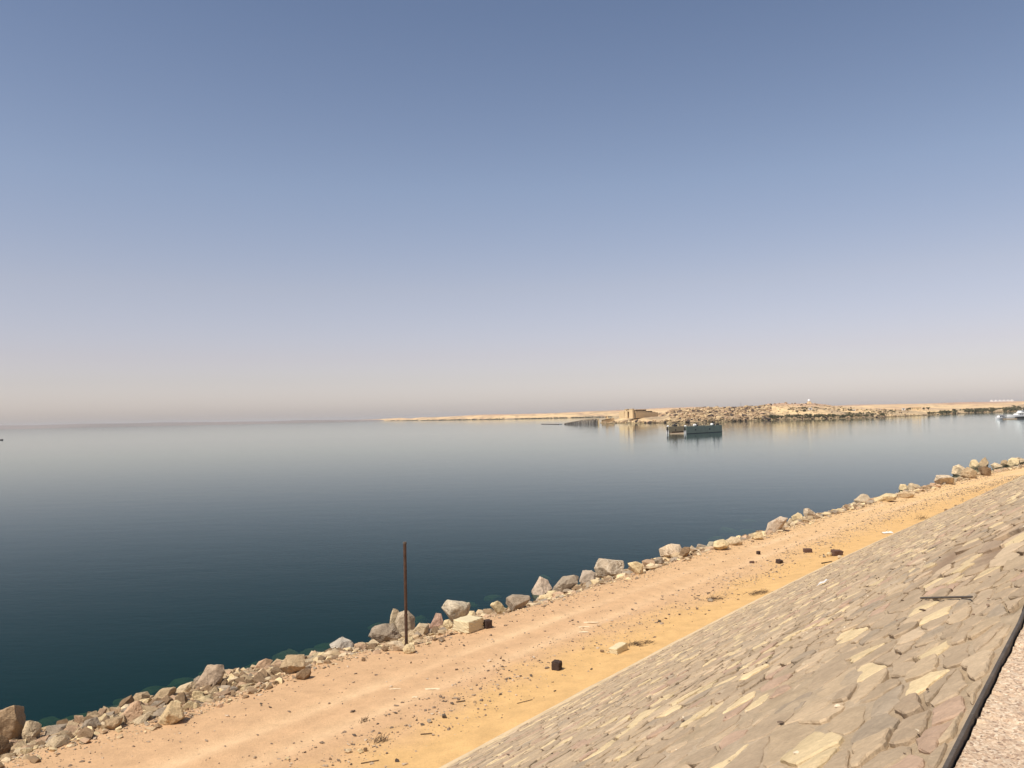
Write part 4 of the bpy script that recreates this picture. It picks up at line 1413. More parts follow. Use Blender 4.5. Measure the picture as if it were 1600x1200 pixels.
def col_dune(X, Y, Z, U):
    n = fbm(X * 0.004, Y * 0.004, 221, 5)
    n2 = fbm(X * 0.02, Y * 0.02, 223, 4)
    c = mixc(SAND_L + 0 * X[..., None], SAND_Y, 0.5 + n)
    c = mixc(c, SAND_P, 0.15 + np.clip((U - 0.62) * 2.4, 0, 1) + 0.9 * n)
    n3 = fbm(X * 0.05, Y * 0.012, 224, 3)
    c = mixc(c, SAND_P * 0.8, 1.6 * (n3 - 0.05))
    c = mixc(c, ROCK_G, 2.4 * (n2 - 0.02) * np.clip(1.25 - X / 1400.0, 0.35, 1))
    return mixc(c, ROCK_D, np.clip(1 - Z / 3.5, 0, 1) * (0.75 + 0.8 * n2))
DUNES = [(300, 664.0, 661.7), (360, 662.6, 660.7), (400, 661.7, 659.4), (440, 660.8, 659.0), (480, 660.0, 657.7), (520, 659.3, 657.3), (540, 658.9, 656.4), (560, 658.3, 656.0), (580, 658.1, 655.3), (600, 657.9, 654.4), (625, 657.6, 652.8), (640, 657.4, 653.8), (660, 657.2, 652.0), (685, 656.9, 651.6), (710, 656.5, 650.2),
         (745, 656.0, 648.2), (775, 655.6, 647.4), (800, 655.2, 647.0), (830, 654.6, 646.4), (860, 654.0, 645.6), (890, 653.3, 644.0), (930, 652.3, 642.3), (970, 651.3, 640.6), (1010, 650.2, 638.9),
         (1040, 649.6, 637.2), (1080, 648.8, 635.9), (1120, 648.0, 636.0), (1160, 647.2, 636.8), (1200, 646.4, 636.0), (1260, 645.2, 635.6), (1300, 644.3, 634.2), (1330, 643.6, 632.4), (1360, 643.0, 632.0), (1400, 642.2, 631.2),
         (1440, 641.4, 630.4), (1500, 640.0, 628.8), (1560, 638.8, 627.4), (1620, 637.5, 626.2), (1760, 634.5, 622.5), (1900, 631.6, 619.5), (2100, 627.4, 615.0), (2400, 621.2, 608.5)]
shore_terrain('desert_dunes', DUNES, 700.0, M['far_sand'], col_dune, 'pale desert dunes behind the far shore', rows=40, bump=6.0, noise_scale=0.011, seed=230, back=500.0, profile=0.7, sub=2.0)

def col_hill(X, Y, Z, U):
    n = fbm(X * 0.002, Y * 0.002, 241, 4)
    return mixc(np.array([0.25, 0.21, 0.19]) + 0 * X[..., None], np.array([0.20, 0.175, 0.16]), 0.5 + n)  # desert tone greyed so the land merges: part of the haze is painted
HILLS = [(-160, 674.4, 668.6), (0, 671.2, 664.6), (60, 670.0, 664.2), (130, 668.6, 662.0), (190, 667.3, 661.6), (260, 665.8, 659.8), (330, 664.1, 659.4), (370, 663.2, 658.8), (420, 662.1, 658.4), (470, 661.0, 656.6), (520, 659.9, 656.2), (560, 659.0, 656.2), (600, 658.2, 655.6)]
shore_terrain('distant_hills', [(a, 669.0 - 0.02125 * a + 1.75, c) for a, b, c in HILLS], 900.0, M['far_rock'], col_hill, 'faint low hills lost in the haze at the left', rows=10, bump=3.0, noise_scale=0.003, seed=250, back=600.0, sub=8.0)

# stones and scrub on the far shore
def shore_pt(px, back):
    ys = np.interp(px, [c[0] for c in PEN], [c[1] for c in PEN])
    yr = np.interp(px, [c[0] for c in PEN], [c[2] for c in PEN])
    g = on_plane(px, ys, 0.0)
    d0 = math.hypot(g[0], g[1])
    d = d0 + back
    k = max(0.0, min(1.0, back / 190.0))
    z = max(0.0, zpx(px, yr, d0 + 190.0)) * k ** 0.62
    x, y = g[0] / d0 * d, g[1] / d0 * d
    nz = float(fbm(np.array(x * 0.035), np.array(y * 0.035), 210, 5))
    z += 2.6 * nz * min(1, k * 3) * min(1, max(0, (1 - k) * 2.5 + 0.25))
    return np.array([x, y, max(z, 0.1)])

def far_rocks():
    rng = np.random.default_rng(61)
    protos = [hull_rock(np.random.default_rng(970 + k), 10, 0.7, 1.05) for k in range(8)]
    Vs, Fs, Cs, off = [], [], [], 0
    for _ in range(8500):
        k = rng.random()
        if k < 0.62: px, back = rng.uniform(1030, 1205), 190 * rng.random() ** 0.8
        elif k < 0.80: px, back = rng.uniform(945, 1600), abs(rng.normal(0, 7))
        else: px, back = rng.uniform(1200, 1420), 190 * rng.random()
        if 966 < px < 1047 and 20 < back < 120: continue
        p = shore_pt(px, back)
        r = 0.40 + 2.6 * rng.random() ** 6
        if px > 1205: r *= 0.6
        q, f = protos[rng.integers(0, 8)]
        a = rng.uniform(0, 6.28)
        v = q * np.array([r * rng.uniform(0.9, 1.6), r, r * rng.uniform(0.6, 1.1)])
        v = np.column_stack([v[:, 0] * math.cos(a) - v[:, 1] * math.sin(a), v[:, 0] * math.sin(a) + v[:, 1] * math.cos(a), v[:, 2]]) + p + np.array([0, 0, 0.25 * r])
        c = np.array([(0.52, 0.385, 0.22), (0.38, 0.27, 0.16), (0.25, 0.17, 0.10), (0.085, 0.062, 0.05), (0.44, 0.29, 0.18)])[rng.choice(5, p=[0.24, 0.28, 0.22, 0.16, 0.10])] * rng.uniform(0.85, 1.15)
        Vs.append(v); Fs.append(f + off); off += len(v); Cs.append(np.broadcast_to(c, v.shape))
    me = tri_mesh('shore_boulders', np.concatenate(Vs), np.concatenate(Fs), M['rubble'], False, np.concatenate(Cs))
    tag(link('shore_boulders', me), 'mass of tumbled boulders on the rocky far shore', kind='stuff')
far_rocks()

def leaf_cloud(rng, n, rx, ry, rz, leaf, clumps=6):
    """leaf-sized faces in clumps spread through a crown"""
    cc = rng.normal(0, 1, (clumps, 3))
    cc /= np.maximum(np.linalg.norm(cc, axis=1), 0.5)[:, None]
    V = []
    for i in range(n):
        c = cc[rng.integers(0, clumps)] * 0.62 * rng.uniform(0.6, 1.1) + rng.normal(0, 0.22, 3)
        c = c * np.array([rx, ry, rz])
        if c[2] < -rz * 0.8: c[2] = -rz * 0.8
        a, b = rng.normal(0, 1, 3), rng.normal(0, 1, 3)
        a /= np.linalg.norm(a)
        b -= a * (a @ b); b /= np.linalg.norm(b)
        s = leaf * rng.uniform(0.6, 1.4)
        V += [c - a * s - b * s * 0.6, c + a * s - b * s * 0.6, c + a * s + b * s * 0.6, c - a * s + b * s * 0.6]
    return np.array(V)

def quads_mesh(name, V, mat):
    n = len(V) // 4
    return mesh_np(name, V, np.arange(4 * n), np.full(n, 4), mat, False)

def far_scrub():
    rng = np.random.default_rng(62)
    Vs = []
    def belt(x0, x1, n, b0, b1, h0, h1):
        for _ in range(n):
            px = rng.uniform(x0, x1)
            if vnoise(px * 0.05, b0 + 0.5, 77) < 0.30: continue
            p = shore_pt(px, rng.uniform(b0, b1))
            h = rng.uniform(h0, h1)
            Vs.append(leaf_cloud(rng, 26, h * 1.5, h * 1.3, h * 0.62, h * 0.24, 4) + p + np.array([0, 0, h * 0.5]))
    belt(1195, 1345, 170, 2, 14, 1.2, 2.6)
    belt(1030, 1200, 60, 1, 10, 0.8, 1.6)
    belt(1230, 1400, 80, 55, 110, 1.0, 2.2)
    belt(1320, 1480, 150, 2, 50, 0.9, 2.2)
    belt(1470, 1640, 330, 2, 60, 1.6, 3.4)
    belt(1500, 1640, 150, 60, 130, 1.6, 3.0)
    tag(link('shoreline_scrub', quads_mesh('shoreline_scrub', np.concatenate(Vs), M['foliage'])), 'dark green scrub along the far waterline', kind='stuff')
    # scrub line at the foot of the dunes
    Vs = []
    for _ in range(900):
        px = rng.uniform(545, 955)
        if vnoise(px * 0.09, 3.3, 78) < 0.22: continue
        ys = np.interp(px, [c[0] for c in DUNES], [c[1] for c in DUNES])
        g = on_plane(px, ys, 0.0)
        d0 = math.hypot(g[0], g[1])
        k = 1 + rng.uniform(0, 30) / d0
        h = rng.uniform(2, 4.5)
        Vs.append(leaf_cloud(rng, 14, h * 2.2, h * 1.5, h * 0.6, h * 0.35, 4) + np.array([g[0] * k, g[1] * k, h * 0.5]))
    tag(link('dune_scrub', quads_mesh('dune_scrub', np.concatenate(Vs), M['foliage'])), 'thin dark line of scrub at the foot of the dunes', kind='stuff')
    # bushes that stand apart
    for k, (px, back, h, label) in enumerate([(1266, 4, 5.0, 'round dark bush at the water below the domed tomb'), (1246, 50, 4.0, 'dark bush on the pale bank left below the domed tomb'),
            (1258, 56, 3.6, 'small dark bush left of the white hut'), (1380, 6, 4.2, 'dark bush at the water where the shore recedes'), (1345, 4, 4.0, 'lone dark bush at the water right of the pale bank'),
            (1363, 5, 4.6, 'taller dark bush at the water left of the receding shore'), (1452, 8, 5.0, 'pair-sized dark bush below the long low house'), (1458, 10, 4.6, 'dark bush right beside the pair-sized one'),
            (1472, 8, 4.2, 'dark bush by the water left of the shadowy tree'), (1478, 8, 4.2, 'low dark bush next to the one by the water'), (1525, 6, 6.0, 'dark round tree at the water right of the low house'),
            (1531, 5, 3.2, 'small dark bush right of the round waterside tree')]):
        p = shore_pt(px, back)
        root = empty('shrub', p, 0, label, 'bush', 'dark bushes on the far shore')
        b = MB(); b.tube((0, 0, -0.4), (0.1 * h, 0, h * 0.5), 0.05 * h, 0.02 * h, 6); b.tube((0, 0, 0.1), (-0.15 * h, 0.1, h * 0.45), 0.03 * h, 0.015 * h, 6); b.build('trunk', M['twig'], root)
        V = leaf_cloud(np.random.default_rng(640 + k), 130, h * 0.62, h * 0.55, h * 0.48, h * 0.085, 8)
        V[:, 2] += h * 0.5
        link('crown', quads_mesh('crown', V, M['foliage']), root)
    for k, (px, h, label) in enumerate([(1418, 4.6, 'dark tree left of the long low house'), (1422, 5.2, 'rounded dark tree touching the long low house'), (1444, 5.0, 'broad dark tree right of the long low house'), (1451, 6.0, 'slim dark tree farthest right of the long low house')]):
        p = shore_pt(px, 150)
        root = empty('tree', p, 0, label, 'tree', 'trees beside the long low house')
        b = MB(); b.tube((0, 0, -0.4), (0.05 * h, 0, h * 0.6), 0.05 * h, 0.02 * h, 6); b.tube((0.02 * h, 0, h * 0.3), (0.25 * h, 0.1, h * 0.65), 0.025 * h, 0.012 * h, 6); b.build('trunk', M['twig'], root)
        V = leaf_cloud(np.random.default_rng(680 + k), 140, h * 0.5, h * 0.45, h * 0.38, h * 0.08, 8)
        V[:, 2] += h * 0.62
        link('crown', quads_mesh('crown', V, M['foliage']), root)
far_scrub()

# ------------------------------------------------------------------ temple on the point
def temple():
    D = 968.0
    p0 = at_dist(981.5, 650.2, D)
    rz = math.radians(50)
    zb = float(p0[2])
    ground = shore_pt(981.5, 48)
    root = empty('stone_temple', (p0[0], p0[1], zb), rz, 'ancient sandstone temple with a gate tower and a long side wall', 'temple')
    S = 968 / 1280.0
    root.scale = (1, 1, 0.85)
    # local x runs back along the temple, y to the left across the front
    H1 = 12.6 * S
    def tower(b, y0, y1, x1, h, bat):
        b.hexa([(0, y0, -3), (x1, y0, -3), (x1, y1, -3), (0, y1, -3)],
               [(bat, y0 + bat * 0.8, h), (x1 - bat * 0.4, y0 + bat * 0.8, h), (x1 - bat * 0.4, y1 - bat * 0.8, h), (bat, y1 - bat * 0.8, h)])
    b = MB(); tower(b, -6.2, -0.9, 4.4, H1, 0.55); b.build('gate_tower', M['sandstone'], root, 0.06)
    b = MB(); tower(b, 0.9, 5.4, 4.4, H1 - 0.2, 0.55); b.build('gate_tower', M['sandstone'], root, 0.06)
    b = MB(); b.box(0.7, 4.1, -0.95, 0.95, 6.0, 8.0); b.build('lintel', M['sandstone'], root, 0.05)
    b = MB(); b.box(3.0, 3.3, -0.9, 0.9, -3, 6.0); b.build('doorway', M['black_paint'], root)
    for y0, y1, h in ((-6.0, -1.0, H1), (1.0, 5.2, H1 - 0.2)):
        b = MB(); b.box(0.25, 4.5, y0 + 0.2, y1 - 0.2, h + 0.003, h + 0.55); b.build('cornice', M['sandstone'], root, 0.1)
    for y0, z0 in ((-0.5, 8.15), (-4.2, 6.0)):
        pass
    b = MB(); b.box(0.45, 0.9, 0.9 + 1.0, 0.9 + 2.0, 6.6, 8.6); b.build('niche_window', M['brick'], root)
    b = MB(); b.box(0.2, 12, 5.6, 10.5, -3, 7.2); b.build('enclosure_wall', M['sandstone'], root, 0.05)
    b = MB(); b.box(0.9, 8, 10.51, 13.2, -3, 6.2); b.build('enclosure_wall', M['sandstone'], root, 0.05)
    # long side wall, stepping down to the rear
    b = MB(); b.hexa([(6.2, -6.6, -3), (58, -6.6, -3), (58, -5.4, -3), (6.2, -5.4, -3)], [(6.2, -6.3, 5.9), (58, -6.3, 4.4), (58, -5.4, 4.4), (6.2, -5.4, 5.9)])
    b.build('side_wall', M['sandstone'], root, 0.04)
    b = MB(); b.box(4.45, 6.15, -6.0, -5.2, -3, 4.2); b.build('side_gate', M['black_paint'], root)
    for i, x in enumerate(np.arange(9.0, 57.0, 3.2)):
        b = MB(); b.box(x, x + 0.25, -6.66, -6.32, -0.5, 4.2 - 0.026 * x); b.build('wall_joint', M['sandstone'], root)
    # columned hall with flat roof slabs overhanging; the shade beneath is painted as dark bands
    b = MB(); b.box(13.0, 32.0, -4.6, 9.0, -3, 7.1); b.build('hall', M['sandstone'], root, 0.05)
    b = MB(); b.box(8.2, 33.0, -5.1, 9.6, 8.25, 9.0); b.build('roof_slab', M['sandstone'], root, 0.05)
    b = MB(); b.box(22.0, 33.0, -4.9, 9.5, 7.11, 8.24); b.build('painted_shade_band', M['dark_wood'], root)
    b = MB(); b.box(33.4, 47.0, -4.8, 8.8, 6.1, 6.9); b.build('roof_slab', M['sandstone'], root, 0.05)
    b = MB(); b.box(33.1, 46.6, -4.6, 8.6, -3, 6.09); b.build('sanctuary', M['sandstone'], root, 0.05)
    b = MB(); b.box(47.5, 55.0, -4.4, 8.0, 4.6, 5.4); b.build('roof_slab', M['sandstone'], root, 0.05)
    b = MB(); b.box(33.4, 47.0, -4.9, -4.63, 4.9, 6.08); b.build('painted_shade_band', M['dark_wood'], root)  # dark band put in for the shade below the roof edge
    b = MB(); b.box(8.4, 21.9, -5.0, -4.65, 7.2, 8.2); b.build('painted_shade_band', M['dark_wood'], root)
    for x in np.arange(8.8, 13.0, 1.9):
        b = MB(); b.tube((x, -4.4, -3), (x, -4.4, 8.24), 0.45, 0.40, 10); b.build('column', M['sandstone'], root)
temple()

def quay():
    # stone quay wall and pillar between the jetty and the temple
    p = on_plane(940, 661.6, 0.0)
    d = math.hypot(p[0], p[1])
    a = -math.atan2(p[0], p[1])
    S = d / FPX
    root = empty('stone_quay', (p[0], p[1], 0), a, 'low stone quay with a shaded wall at the water left of the temple', 'quay')
    b = MB(); b.hexa([(0, 4, -1), (20 * S, 14, -1), (20 * S, 20, -1), (0, 10, -1)], [(0, 4, 5.6 * S), (20 * S, 14, 8.4 * S), (20 * S, 20, 8.4 * S), (0, 10, 5.6 * S)]); b.build('quay_wall', M['sandstone'], root, 0.05)
    b = MB(); b.hexa([(0.2, 3.6, 4.3 * S), (15 * S, 11, 6.6 * S), (15 * S, 11.4, 6.6 * S), (0.2, 3.9, 4.3 * S)], [(0.2, 3.6, 5.3 * S), (15 * S, 11, 7.5 * S), (15 * S, 11.4, 7.5 * S), (0.2, 3.9, 5.3 * S)]); b.build('painted_shade_strip', M['dark_wood'], root)  # dark strip stands in for the shade on the quay wall
    b = MB(); b.box(-6.6 * S, -3.4 * S, 2, 5, -1, 7.6 * S); b.build('pillar', M['sandstone'], root, 0.08)
    b = MB(); b.hexa([(6 * S, 9, 6.9 * S), (12 * S, 11, 6.9 * S), (12 * S, 14, 6.9 * S), (6 * S, 12, 6.9 * S)], [(7 * S, 9, 11.5 * S), (9 * S, 11, 11.5 * S), (9 * S, 13, 11.5 * S), (7 * S, 12, 11.5 * S)]); b.build('ruined_stub', M['sandstone'], root, 0.05)
quay()

def jetty():
    p = on_plane(881, 663.3, 0.0)
    q = on_plane(934, 662.3, 0.0)
    L = math.hypot(q[0] - p[0], q[1] - p[1])
    a = math.atan2(q[1] - p[1], q[0] - p[0])
    S = math.hypot(p[0], p[1]) / FPX
    root = empty('ruined_jetty', (p[0], p[1], 0), a, 'dark derelict timber jetty on many piles, left of the temple', 'jetty')
    rng = np.random.default_rng(12)
    hgt = lambda x: (1.8 + 6.2 * min(1.0, x / (L * 0.75)) ** 0.8) * S
    x = 0.4
    while x < L:
        for y in (0.0, 2.6, 5.4):
            b = MB(); h = hgt(x) * rng.uniform(0.75, 1.0)
            b.tube((x + rng.normal(0, 0.2), y, -1.5), (x + rng.normal(0, 0.25), y + rng.normal(0, 0.15), h), 0.22, 0.18, 6); b.build('pile', M['dark_wood'], root)
        x += rng.uniform(1.0, 1.7)
    x = 0.8
    while x < L - 1:
        w = rng.uniform(2.4, 5.0)
        b = MB(); h0, h1 = hgt(x) - 0.25 + rng.normal(0, 0.15), hgt(min(L, x + w)) - 0.3 + rng.normal(0, 0.15)
        b.hexa([(x, -0.5, h0 - 0.35), (x + w, -0.5, h1 - 0.35), (x + w, 6, h1 - 0.35), (x, 6, h0 - 0.35)], [(x, -0.5, h0), (x + w, -0.5, h1), (x + w, 6, h1), (x, 6, h0)])
        b.build('deck_panel', M['grey_wood'] if rng.random() < 0.55 else M['dark_wood'], root)
        b = MB(); b.tube((x, -0.3, rng.uniform(0.2, 1.2)), (x + w, -0.3, h1 - 0.5), 0.13, 0.13, 5); b.build('brace', M['dark_wood'], root)
        x += w + 0.02
jetty()

# rocks round the foot of the jetty
def skiff(px, py, length, yaw, mats, label, cabin=False):
    p = on_plane(px, py, 0.0)
    root = empty('rowing_boat', (p[0], p[1], 0), yaw, label, 'boat')
    V, F = [], []
    n = 9
    for i in range(n):
        k = i / (n - 1)
        x = (k - 0.5) * length
        w = length * 0.16 * math.sin(math.pi * min(1, 0.18 + 0.82 * (1 - k)) ** 0.8) + 0.04
        sheer = 0.11 * length + 0.05 * length * (2 * k - 1) ** 2
        V += [(x, -w, sheer), (x, -w * 0.6, -0.1), (x, w * 0.6, -0.1), (x, w, sheer)]
    for i in range(n - 1):
        for j in range(3):
            F.append((i * 4 + j, (i + 1) * 4 + j, (i + 1) * 4 + j + 1, i * 4 + j + 1))
    F += [(0, 1, 2, 3), tuple((n - 1) * 4 + j for j in (3, 2, 1, 0))]
    MB().add(V, F).build('hull', mats, root)
    for k in (-0.2, 0.15):
        b = MB(); b.box(k * length - 0.12, k * length + 0.12, -0.13 * length, 0.13 * length, 0.075 * length, 0.09 * length); b.build('thwart', M['grey_wood'], root)
    b = MB(); b.box(-0.42 * length, -0.1 * length, -0.14 * length, 0.14 * length, 0.115 * length, 0.15 * length); b.build('foredeck', mats, root)
    return root
skiff(875, 663.0, 5.5, math.radians(8), M['white_paint'], 'small white boat moored at the tip of the derelict jetty')
skiff(-0.5, 687.8, 5.0, math.radians(5), M['black_paint'], 'small dark boat cut off by the left edge of the view')
def log_boom():
    p, q = on_plane(846, 662.9, 0), on_plane(873, 663.2, 0)
    c = Vector(p)
    b = MB(); b.tube(Vector((0, 0, 0.12)), Vector(q) - c + Vector((0, 0, 0.12)), 0.45, 0.45, 8)
    o = b.build('mooring_boom', M['dark_wood'])
    o.location = c
    tag(o, 'long dark floating boom pointing left from the jetty', 'boom')
log_boom()

# ------------------------------------------------------------------ motor boats at the right edge
def motor_boat(px, py, length, yaw, label, decks, dark_band):
    p = on_plane(px, py, 0.0)
    root = empty('motor_boat', (p[0], p[1], 0), yaw, label, 'motor boat', 'white motor boats at the right edge')
    V, F = [], []
    n = 12
    hb = 0.12 * length if length > 12 else 0.15 * length
    for i in range(n):
        k = i / (n - 1)                      # 0 stern .. 1 bow
        x = (k - 0.5) * length
        w = length * 0.14 * (1 - max(0, (k - 0.55) / 0.45) ** 2.2) + 0.05
        sh = hb * (0.8 + 0.45 * k * k)
        V += [(x, -w, sh), (x + 0.0, -w * 0.78, -0.25), (x, w * 0.78, -0.25), (x, w, sh)]
    for i in range(n - 1):
        for j in range(3):
            F.append((i * 4 + j, (i + 1) * 4 + j, (i + 1) * 4 + j + 1, i * 4 + j + 1))
        F.append((i * 4, i * 4 + 3, (i + 1) * 4 + 3, (i + 1) * 4))
    F += [(0, 1, 2, 3), tuple((n - 1) * 4 + j for j in (3, 2, 1, 0))]
    MB().add(V, F).build('hull', M['white_paint'], root)
    if dark_band:
        for sd in (-1, 1):
            b = MB(); b.box(-0.49 * length, 0.30 * length, sd * 0.142 * length, sd * 0.142 * length + sd * 0.06, 0.06, hb * 0.55) if sd > 0 else b.box(-0.49 * length, 0.30 * length, -0.142 * length - 0.06, -0.142 * length, 0.06, hb * 0.55)
            b.build('dark_rubbing_band', M['black_paint'], root)
    z = hb * 0.86
    for dk in range(decks):
        x0, x1 = (-0.42 + 0.06 * dk) * length, (0.22 - 0.14 * dk) * length
        w = (0.115 - 0.012 * dk) * length
        h = 1.9
        b = MB(); b.hexa([(x0, -w, z), (x1, -w * 0.9, z), (x1, w * 0.9, z), (x0, w, z)], [(x0, -w * 0.95, z + h), (x1 - 0.09 * length, -w * 0.85, z + h), (x1 - 0.09 * length, w * 0.85, z + h), (x0, w * 0.95, z + h)])
        b.build('cabin', M['white_paint'], root, 0.05)
        nw = max(2, int((x1 - x0 - 0.09 * length) / 1.7))
        for i in range(nw):
            xa = x0 + 0.5 + i * 1.7
            for sd in (-1, 1):
                b = MB(); ya = sd * w * 0.99
                b.box(xa, xa + 1.15, min(ya, ya + sd * 0.03), max(ya, ya + sd * 0.03), z + 0.75, z + 1.5); b.build('window', M['glass'], root)
        b = MB(); b.box(x0 - 0.5, x1 - 0.06 * length, -w * 1.08, w * 1.08, z + h + 0.003, z + h + 0.14); b.build('deck_roof', M['white_paint'], root, 0.03)
        z += h + 0.15
    for x in (-0.3, -0.1):
        b = MB(); b.tube((x * length, 0, z), (x * length - 0.2, 0, z + 1.6), 0.05, 0.03, 6); b.build('mast', M['white_paint'], root)
    for i in range(6):
        b = MB(); xx = (0.15 + 0.05 * i) * length; b.tube((xx, -0.09 * length, hb), (xx, -0.09 * length, hb + 0.9), 0.03, 0.03, 5); b.build('rail_post', M['white_paint'], root)
    return root
motor_boat(1562.5, 655.2, 9.6, math.radians(200), 'small white motor cruiser, left of the boats at the right edge', 1, False)
motor_boat(1594.0, 653.8, 23.0, math.radians(186), 'large white double-decked boat cut off by the right edge', 2, True)
def pier():
    p = on_plane(1577.5, 655.0, 0.0)
    root = empty('floating_pier', (p[0], p[1], 0), math.radians(-6), 'dark floating landing stage between the two white boats', 'landing stage')
    b = MB(); b.box(-4.5, 5.0, -1.2, 1.2, -0.3, 0.7); b.build('pontoon', M['grey_wood'], root, 0.04)
    b = MB(); b.box(-4.6, 5.1, -1.3, 1.3, 1.3, 1.6); b.build('canopy', M['black_paint'], root, 0.03)
    for x in (-4.2, -1.2, 1.8, 4.6):
        b = MB(); b.tube((x, -1.0, 0.7), (x, -1.0, 1.3), 0.06, 0.06, 6); b.build('post', M['white_paint'], root)
pier()

# ------------------------------------------------------------------ buildings on the far shore
def domed_tomb():
    p = shore_pt(1265.0, 186)
    d = math.hypot(p[0], p[1]); S = d / FPX
    p[2] = zpx(1265, 630.2, d)
    root = empty('domed_tomb', p, 0.2, 'small white-domed tomb alone on top of the hill', 'tomb')
    b = MB(); b.hexa([(-2.6, -2.6, -2), (2.6, -2.6, -2), (2.6, 2.6, -2), (-2.6, 2.6, -2)], [(-1.5, -1.5, 2.6 * S), (1.5, -1.5, 2.6 * S), (1.5, 1.5, 2.6 * S), (-1.5, 1.5, 2.6 * S)]); b.build('base', M['sandstone'], root, 0.05)
    b = MB(); b.lathe([(1.5, 0), (1.75, 0.8), (1.7, 1.6), (1.35, 2.4), (0.8, 2.95), (0.2, 3.2)], 18, (0, 0, 2.6 * S)); b.build('dome', M['white_paint'], root, smooth=True)
    b = MB(); b.hexa([(2.7, -1, -2), (5.0, -1, -2), (5.0, 1, -2), (2.7, 1, -2)], [(1.7, -0.8, 2.0), (2.5, -0.8, 2.0), (2.5, 0.8, 2.0), (1.7, 0.8, 2.0)]); b.build('buttress', M['sandstone'], root, 0.04)
domed_tomb()

def mast():
    p = shore_pt(1158.5, 170)
    d = math.hypot(p[0], p[1])
    h = zpx(1158.5, 628.2, d) - p[2]
    root = empty('radio_mast', p, 0, 'thin dark mast rising from the boulder hill', 'mast')
    b = MB(); b.tube((0, 0, -1), (0, 0, h), 0.22, 0.08, 6); b.build('pole', M['dark_steel'], root)
    b = MB(); b.tube((-0.8, 0, h * 0.8), (0.8, 0, h * 0.8), 0.08, 0.08, 6); b.build('crossarm', M['dark_steel'], root)
mast()

def house(px, py, back, w, d_, h, yaw, label, wall, roof='flat', dist=None, name='house', cat='house', group=None, nwin=3):
    p = shore_pt(px, back) if dist is None else at_dist(px, py, dist)
    if dist is None: p[2] = zpx(px, py, math.hypot(p[0], p[1]))
    root = empty(name, p, yaw, label, cat, group)
    b = MB(); b.box(-w / 2, w / 2, -d_ / 2, d_ / 2, -2.0, h); b.build('wall', wall, root, 0.03)
    if roof == 'flat':
        b = MB(); b.box(-w / 2 - 0.3, w / 2 + 0.3, -d_ / 2 - 0.3, d_ / 2 + 0.3, h + 0.003, h + 0.35); b.build('roof', M['white_paint'] if wall is not M['sandstone'] else M['sandstone'], root, 0.03)
    else:
        o = 0.4
        b = MB(); b.add([(-w / 2 - o, -d_ / 2 - o, h + 0.003), (w / 2 + o, -d_ / 2 - o, h + 0.003), (w / 2 + o, d_ / 2 + o, h + 0.003), (-w / 2 - o, d_ / 2 + o, h + 0.003), (0, -d_ / 2 - o, h + roof), (0, d_ / 2 + o, h + roof)],
                        [(3, 2, 1, 0), (0, 1, 4), (2, 3, 5), (1, 2, 5, 4), (3, 0, 4, 5)]); b.build('roof', M['white_paint'], root)
    for i in range(nwin):
        xa = -w / 2 + (i + 0.5) * w / nwin
        b = MB(); b.box(xa - 0.5, xa + 0.5, -d_ / 2 - 0.04, -d_ / 2 - 0.003, h * 0.4, h * 0.75); b.build('window', M['glass'], root)
    b = MB(); b.box(-0.5, 0.5, -d_ / 2 - 0.05, -d_ / 2 - 0.003, -0.5, min(2.1, h * 0.8)) if nwin % 2 == 0 else b.box(w * 0.18 - 0.5, w * 0.18 + 0.5, -d_ / 2 - 0.05, -d_ / 2 - 0.003, -0.5, min(2.1, h * 0.8)); b.build('door', M['dark_wood'], root)
    return root
house(1432.0, 639.6, 150, 12.5, 5.0, 2.7, math.radians(-25), 'long low sand-coloured house between dark trees', M['sandstone'], nwin=5)
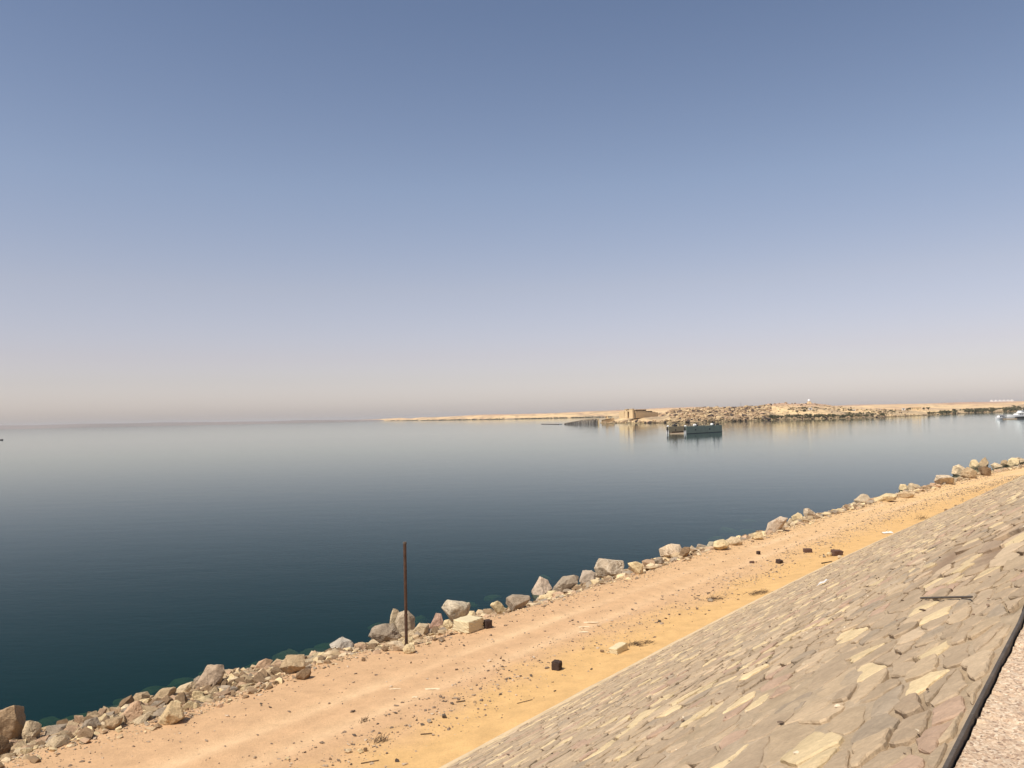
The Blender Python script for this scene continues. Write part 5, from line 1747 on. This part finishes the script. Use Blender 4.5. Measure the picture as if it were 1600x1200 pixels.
house(1412.0, 640.3, 150, 4.0, 3.5, 2.1, math.radians(-20), 'tiny white hut left of the long low house', M['white_paint'], nwin=2)
house(1266.5, 640.6, 75, 4.0, 3.5, 2.4, math.radians(-15), 'white hut among the scrub below the domed tomb', M['white_paint'], nwin=2)
house(1334.0, 643.0, 90, 4.0, 3.0, 2.0, math.radians(-15), 'low white hut by the scrub right of the hill', M['white_paint'], nwin=2)
for k, px in enumerate((1549.5, 1556.0, 1562.5, 1568.8, 1575.0, 1581.0)):
    lab = ['white pitched-roof shed on the dunes, first from the left of the row', 'second white shed from the left in the row on the dunes', 'third white shed from the left in the row on the dunes',
           'third white shed from the right in the row on the dunes', 'second white shed from the right in the row on the dunes', 'white pitched-roof shed on the dunes, last on the right of the row'][k]
    yy = 627.9 - 0.018 * (px - 1549)
    g = on_plane(px, np.interp(px, [c[0] for c in DUNES], [c[1] for c in DUNES]), 0.0)
    dd = math.hypot(g[0], g[1]) + 700
    house(px, yy, 0, 0.0031 * dd, 10.0, 0.0009 * dd, math.radians(-28), lab, M['white_paint'], roof=0.0013 * dd, dist=dd, name='shed', cat='shed', group='row of white sheds on the dunes', nwin=2)
g = on_plane(1521, np.interp(1521, [c[0] for c in DUNES], [c[1] for c in DUNES]), 0.0)
house(1521, 628.9, 0, 13.0, 8.0, 3.0, math.radians(-20), 'long dark low building on the dunes left of the white sheds', M['grey_wood'], dist=math.hypot(g[0], g[1]) + 700, nwin=4)

# ------------------------------------------------------------------ desert haze: one closed box round the whole scene
def haze():
    b = MB()
    b.box(-FAR * 1.02, FAR * 1.02, -FAR * 0.95, FAR * 1.55, -14.2, 62.0)
    mt, nt, N, L, out = new_mat('desert_haze')
    pv = N.new('ShaderNodeVolumePrincipled')
    pv.inputs['Color'].default_value = (0.90, 0.87, 0.85, 1)
    pv.inputs['Density'].default_value = HAZE_DENSITY
    pv.inputs['Anisotropy'].default_value = 0.2
    L.new(pv.outputs[0], out.inputs['Volume'])
    o = b.build('haze', mt)
    tag(o, 'pale desert haze hanging over the lake', kind='stuff')
haze()
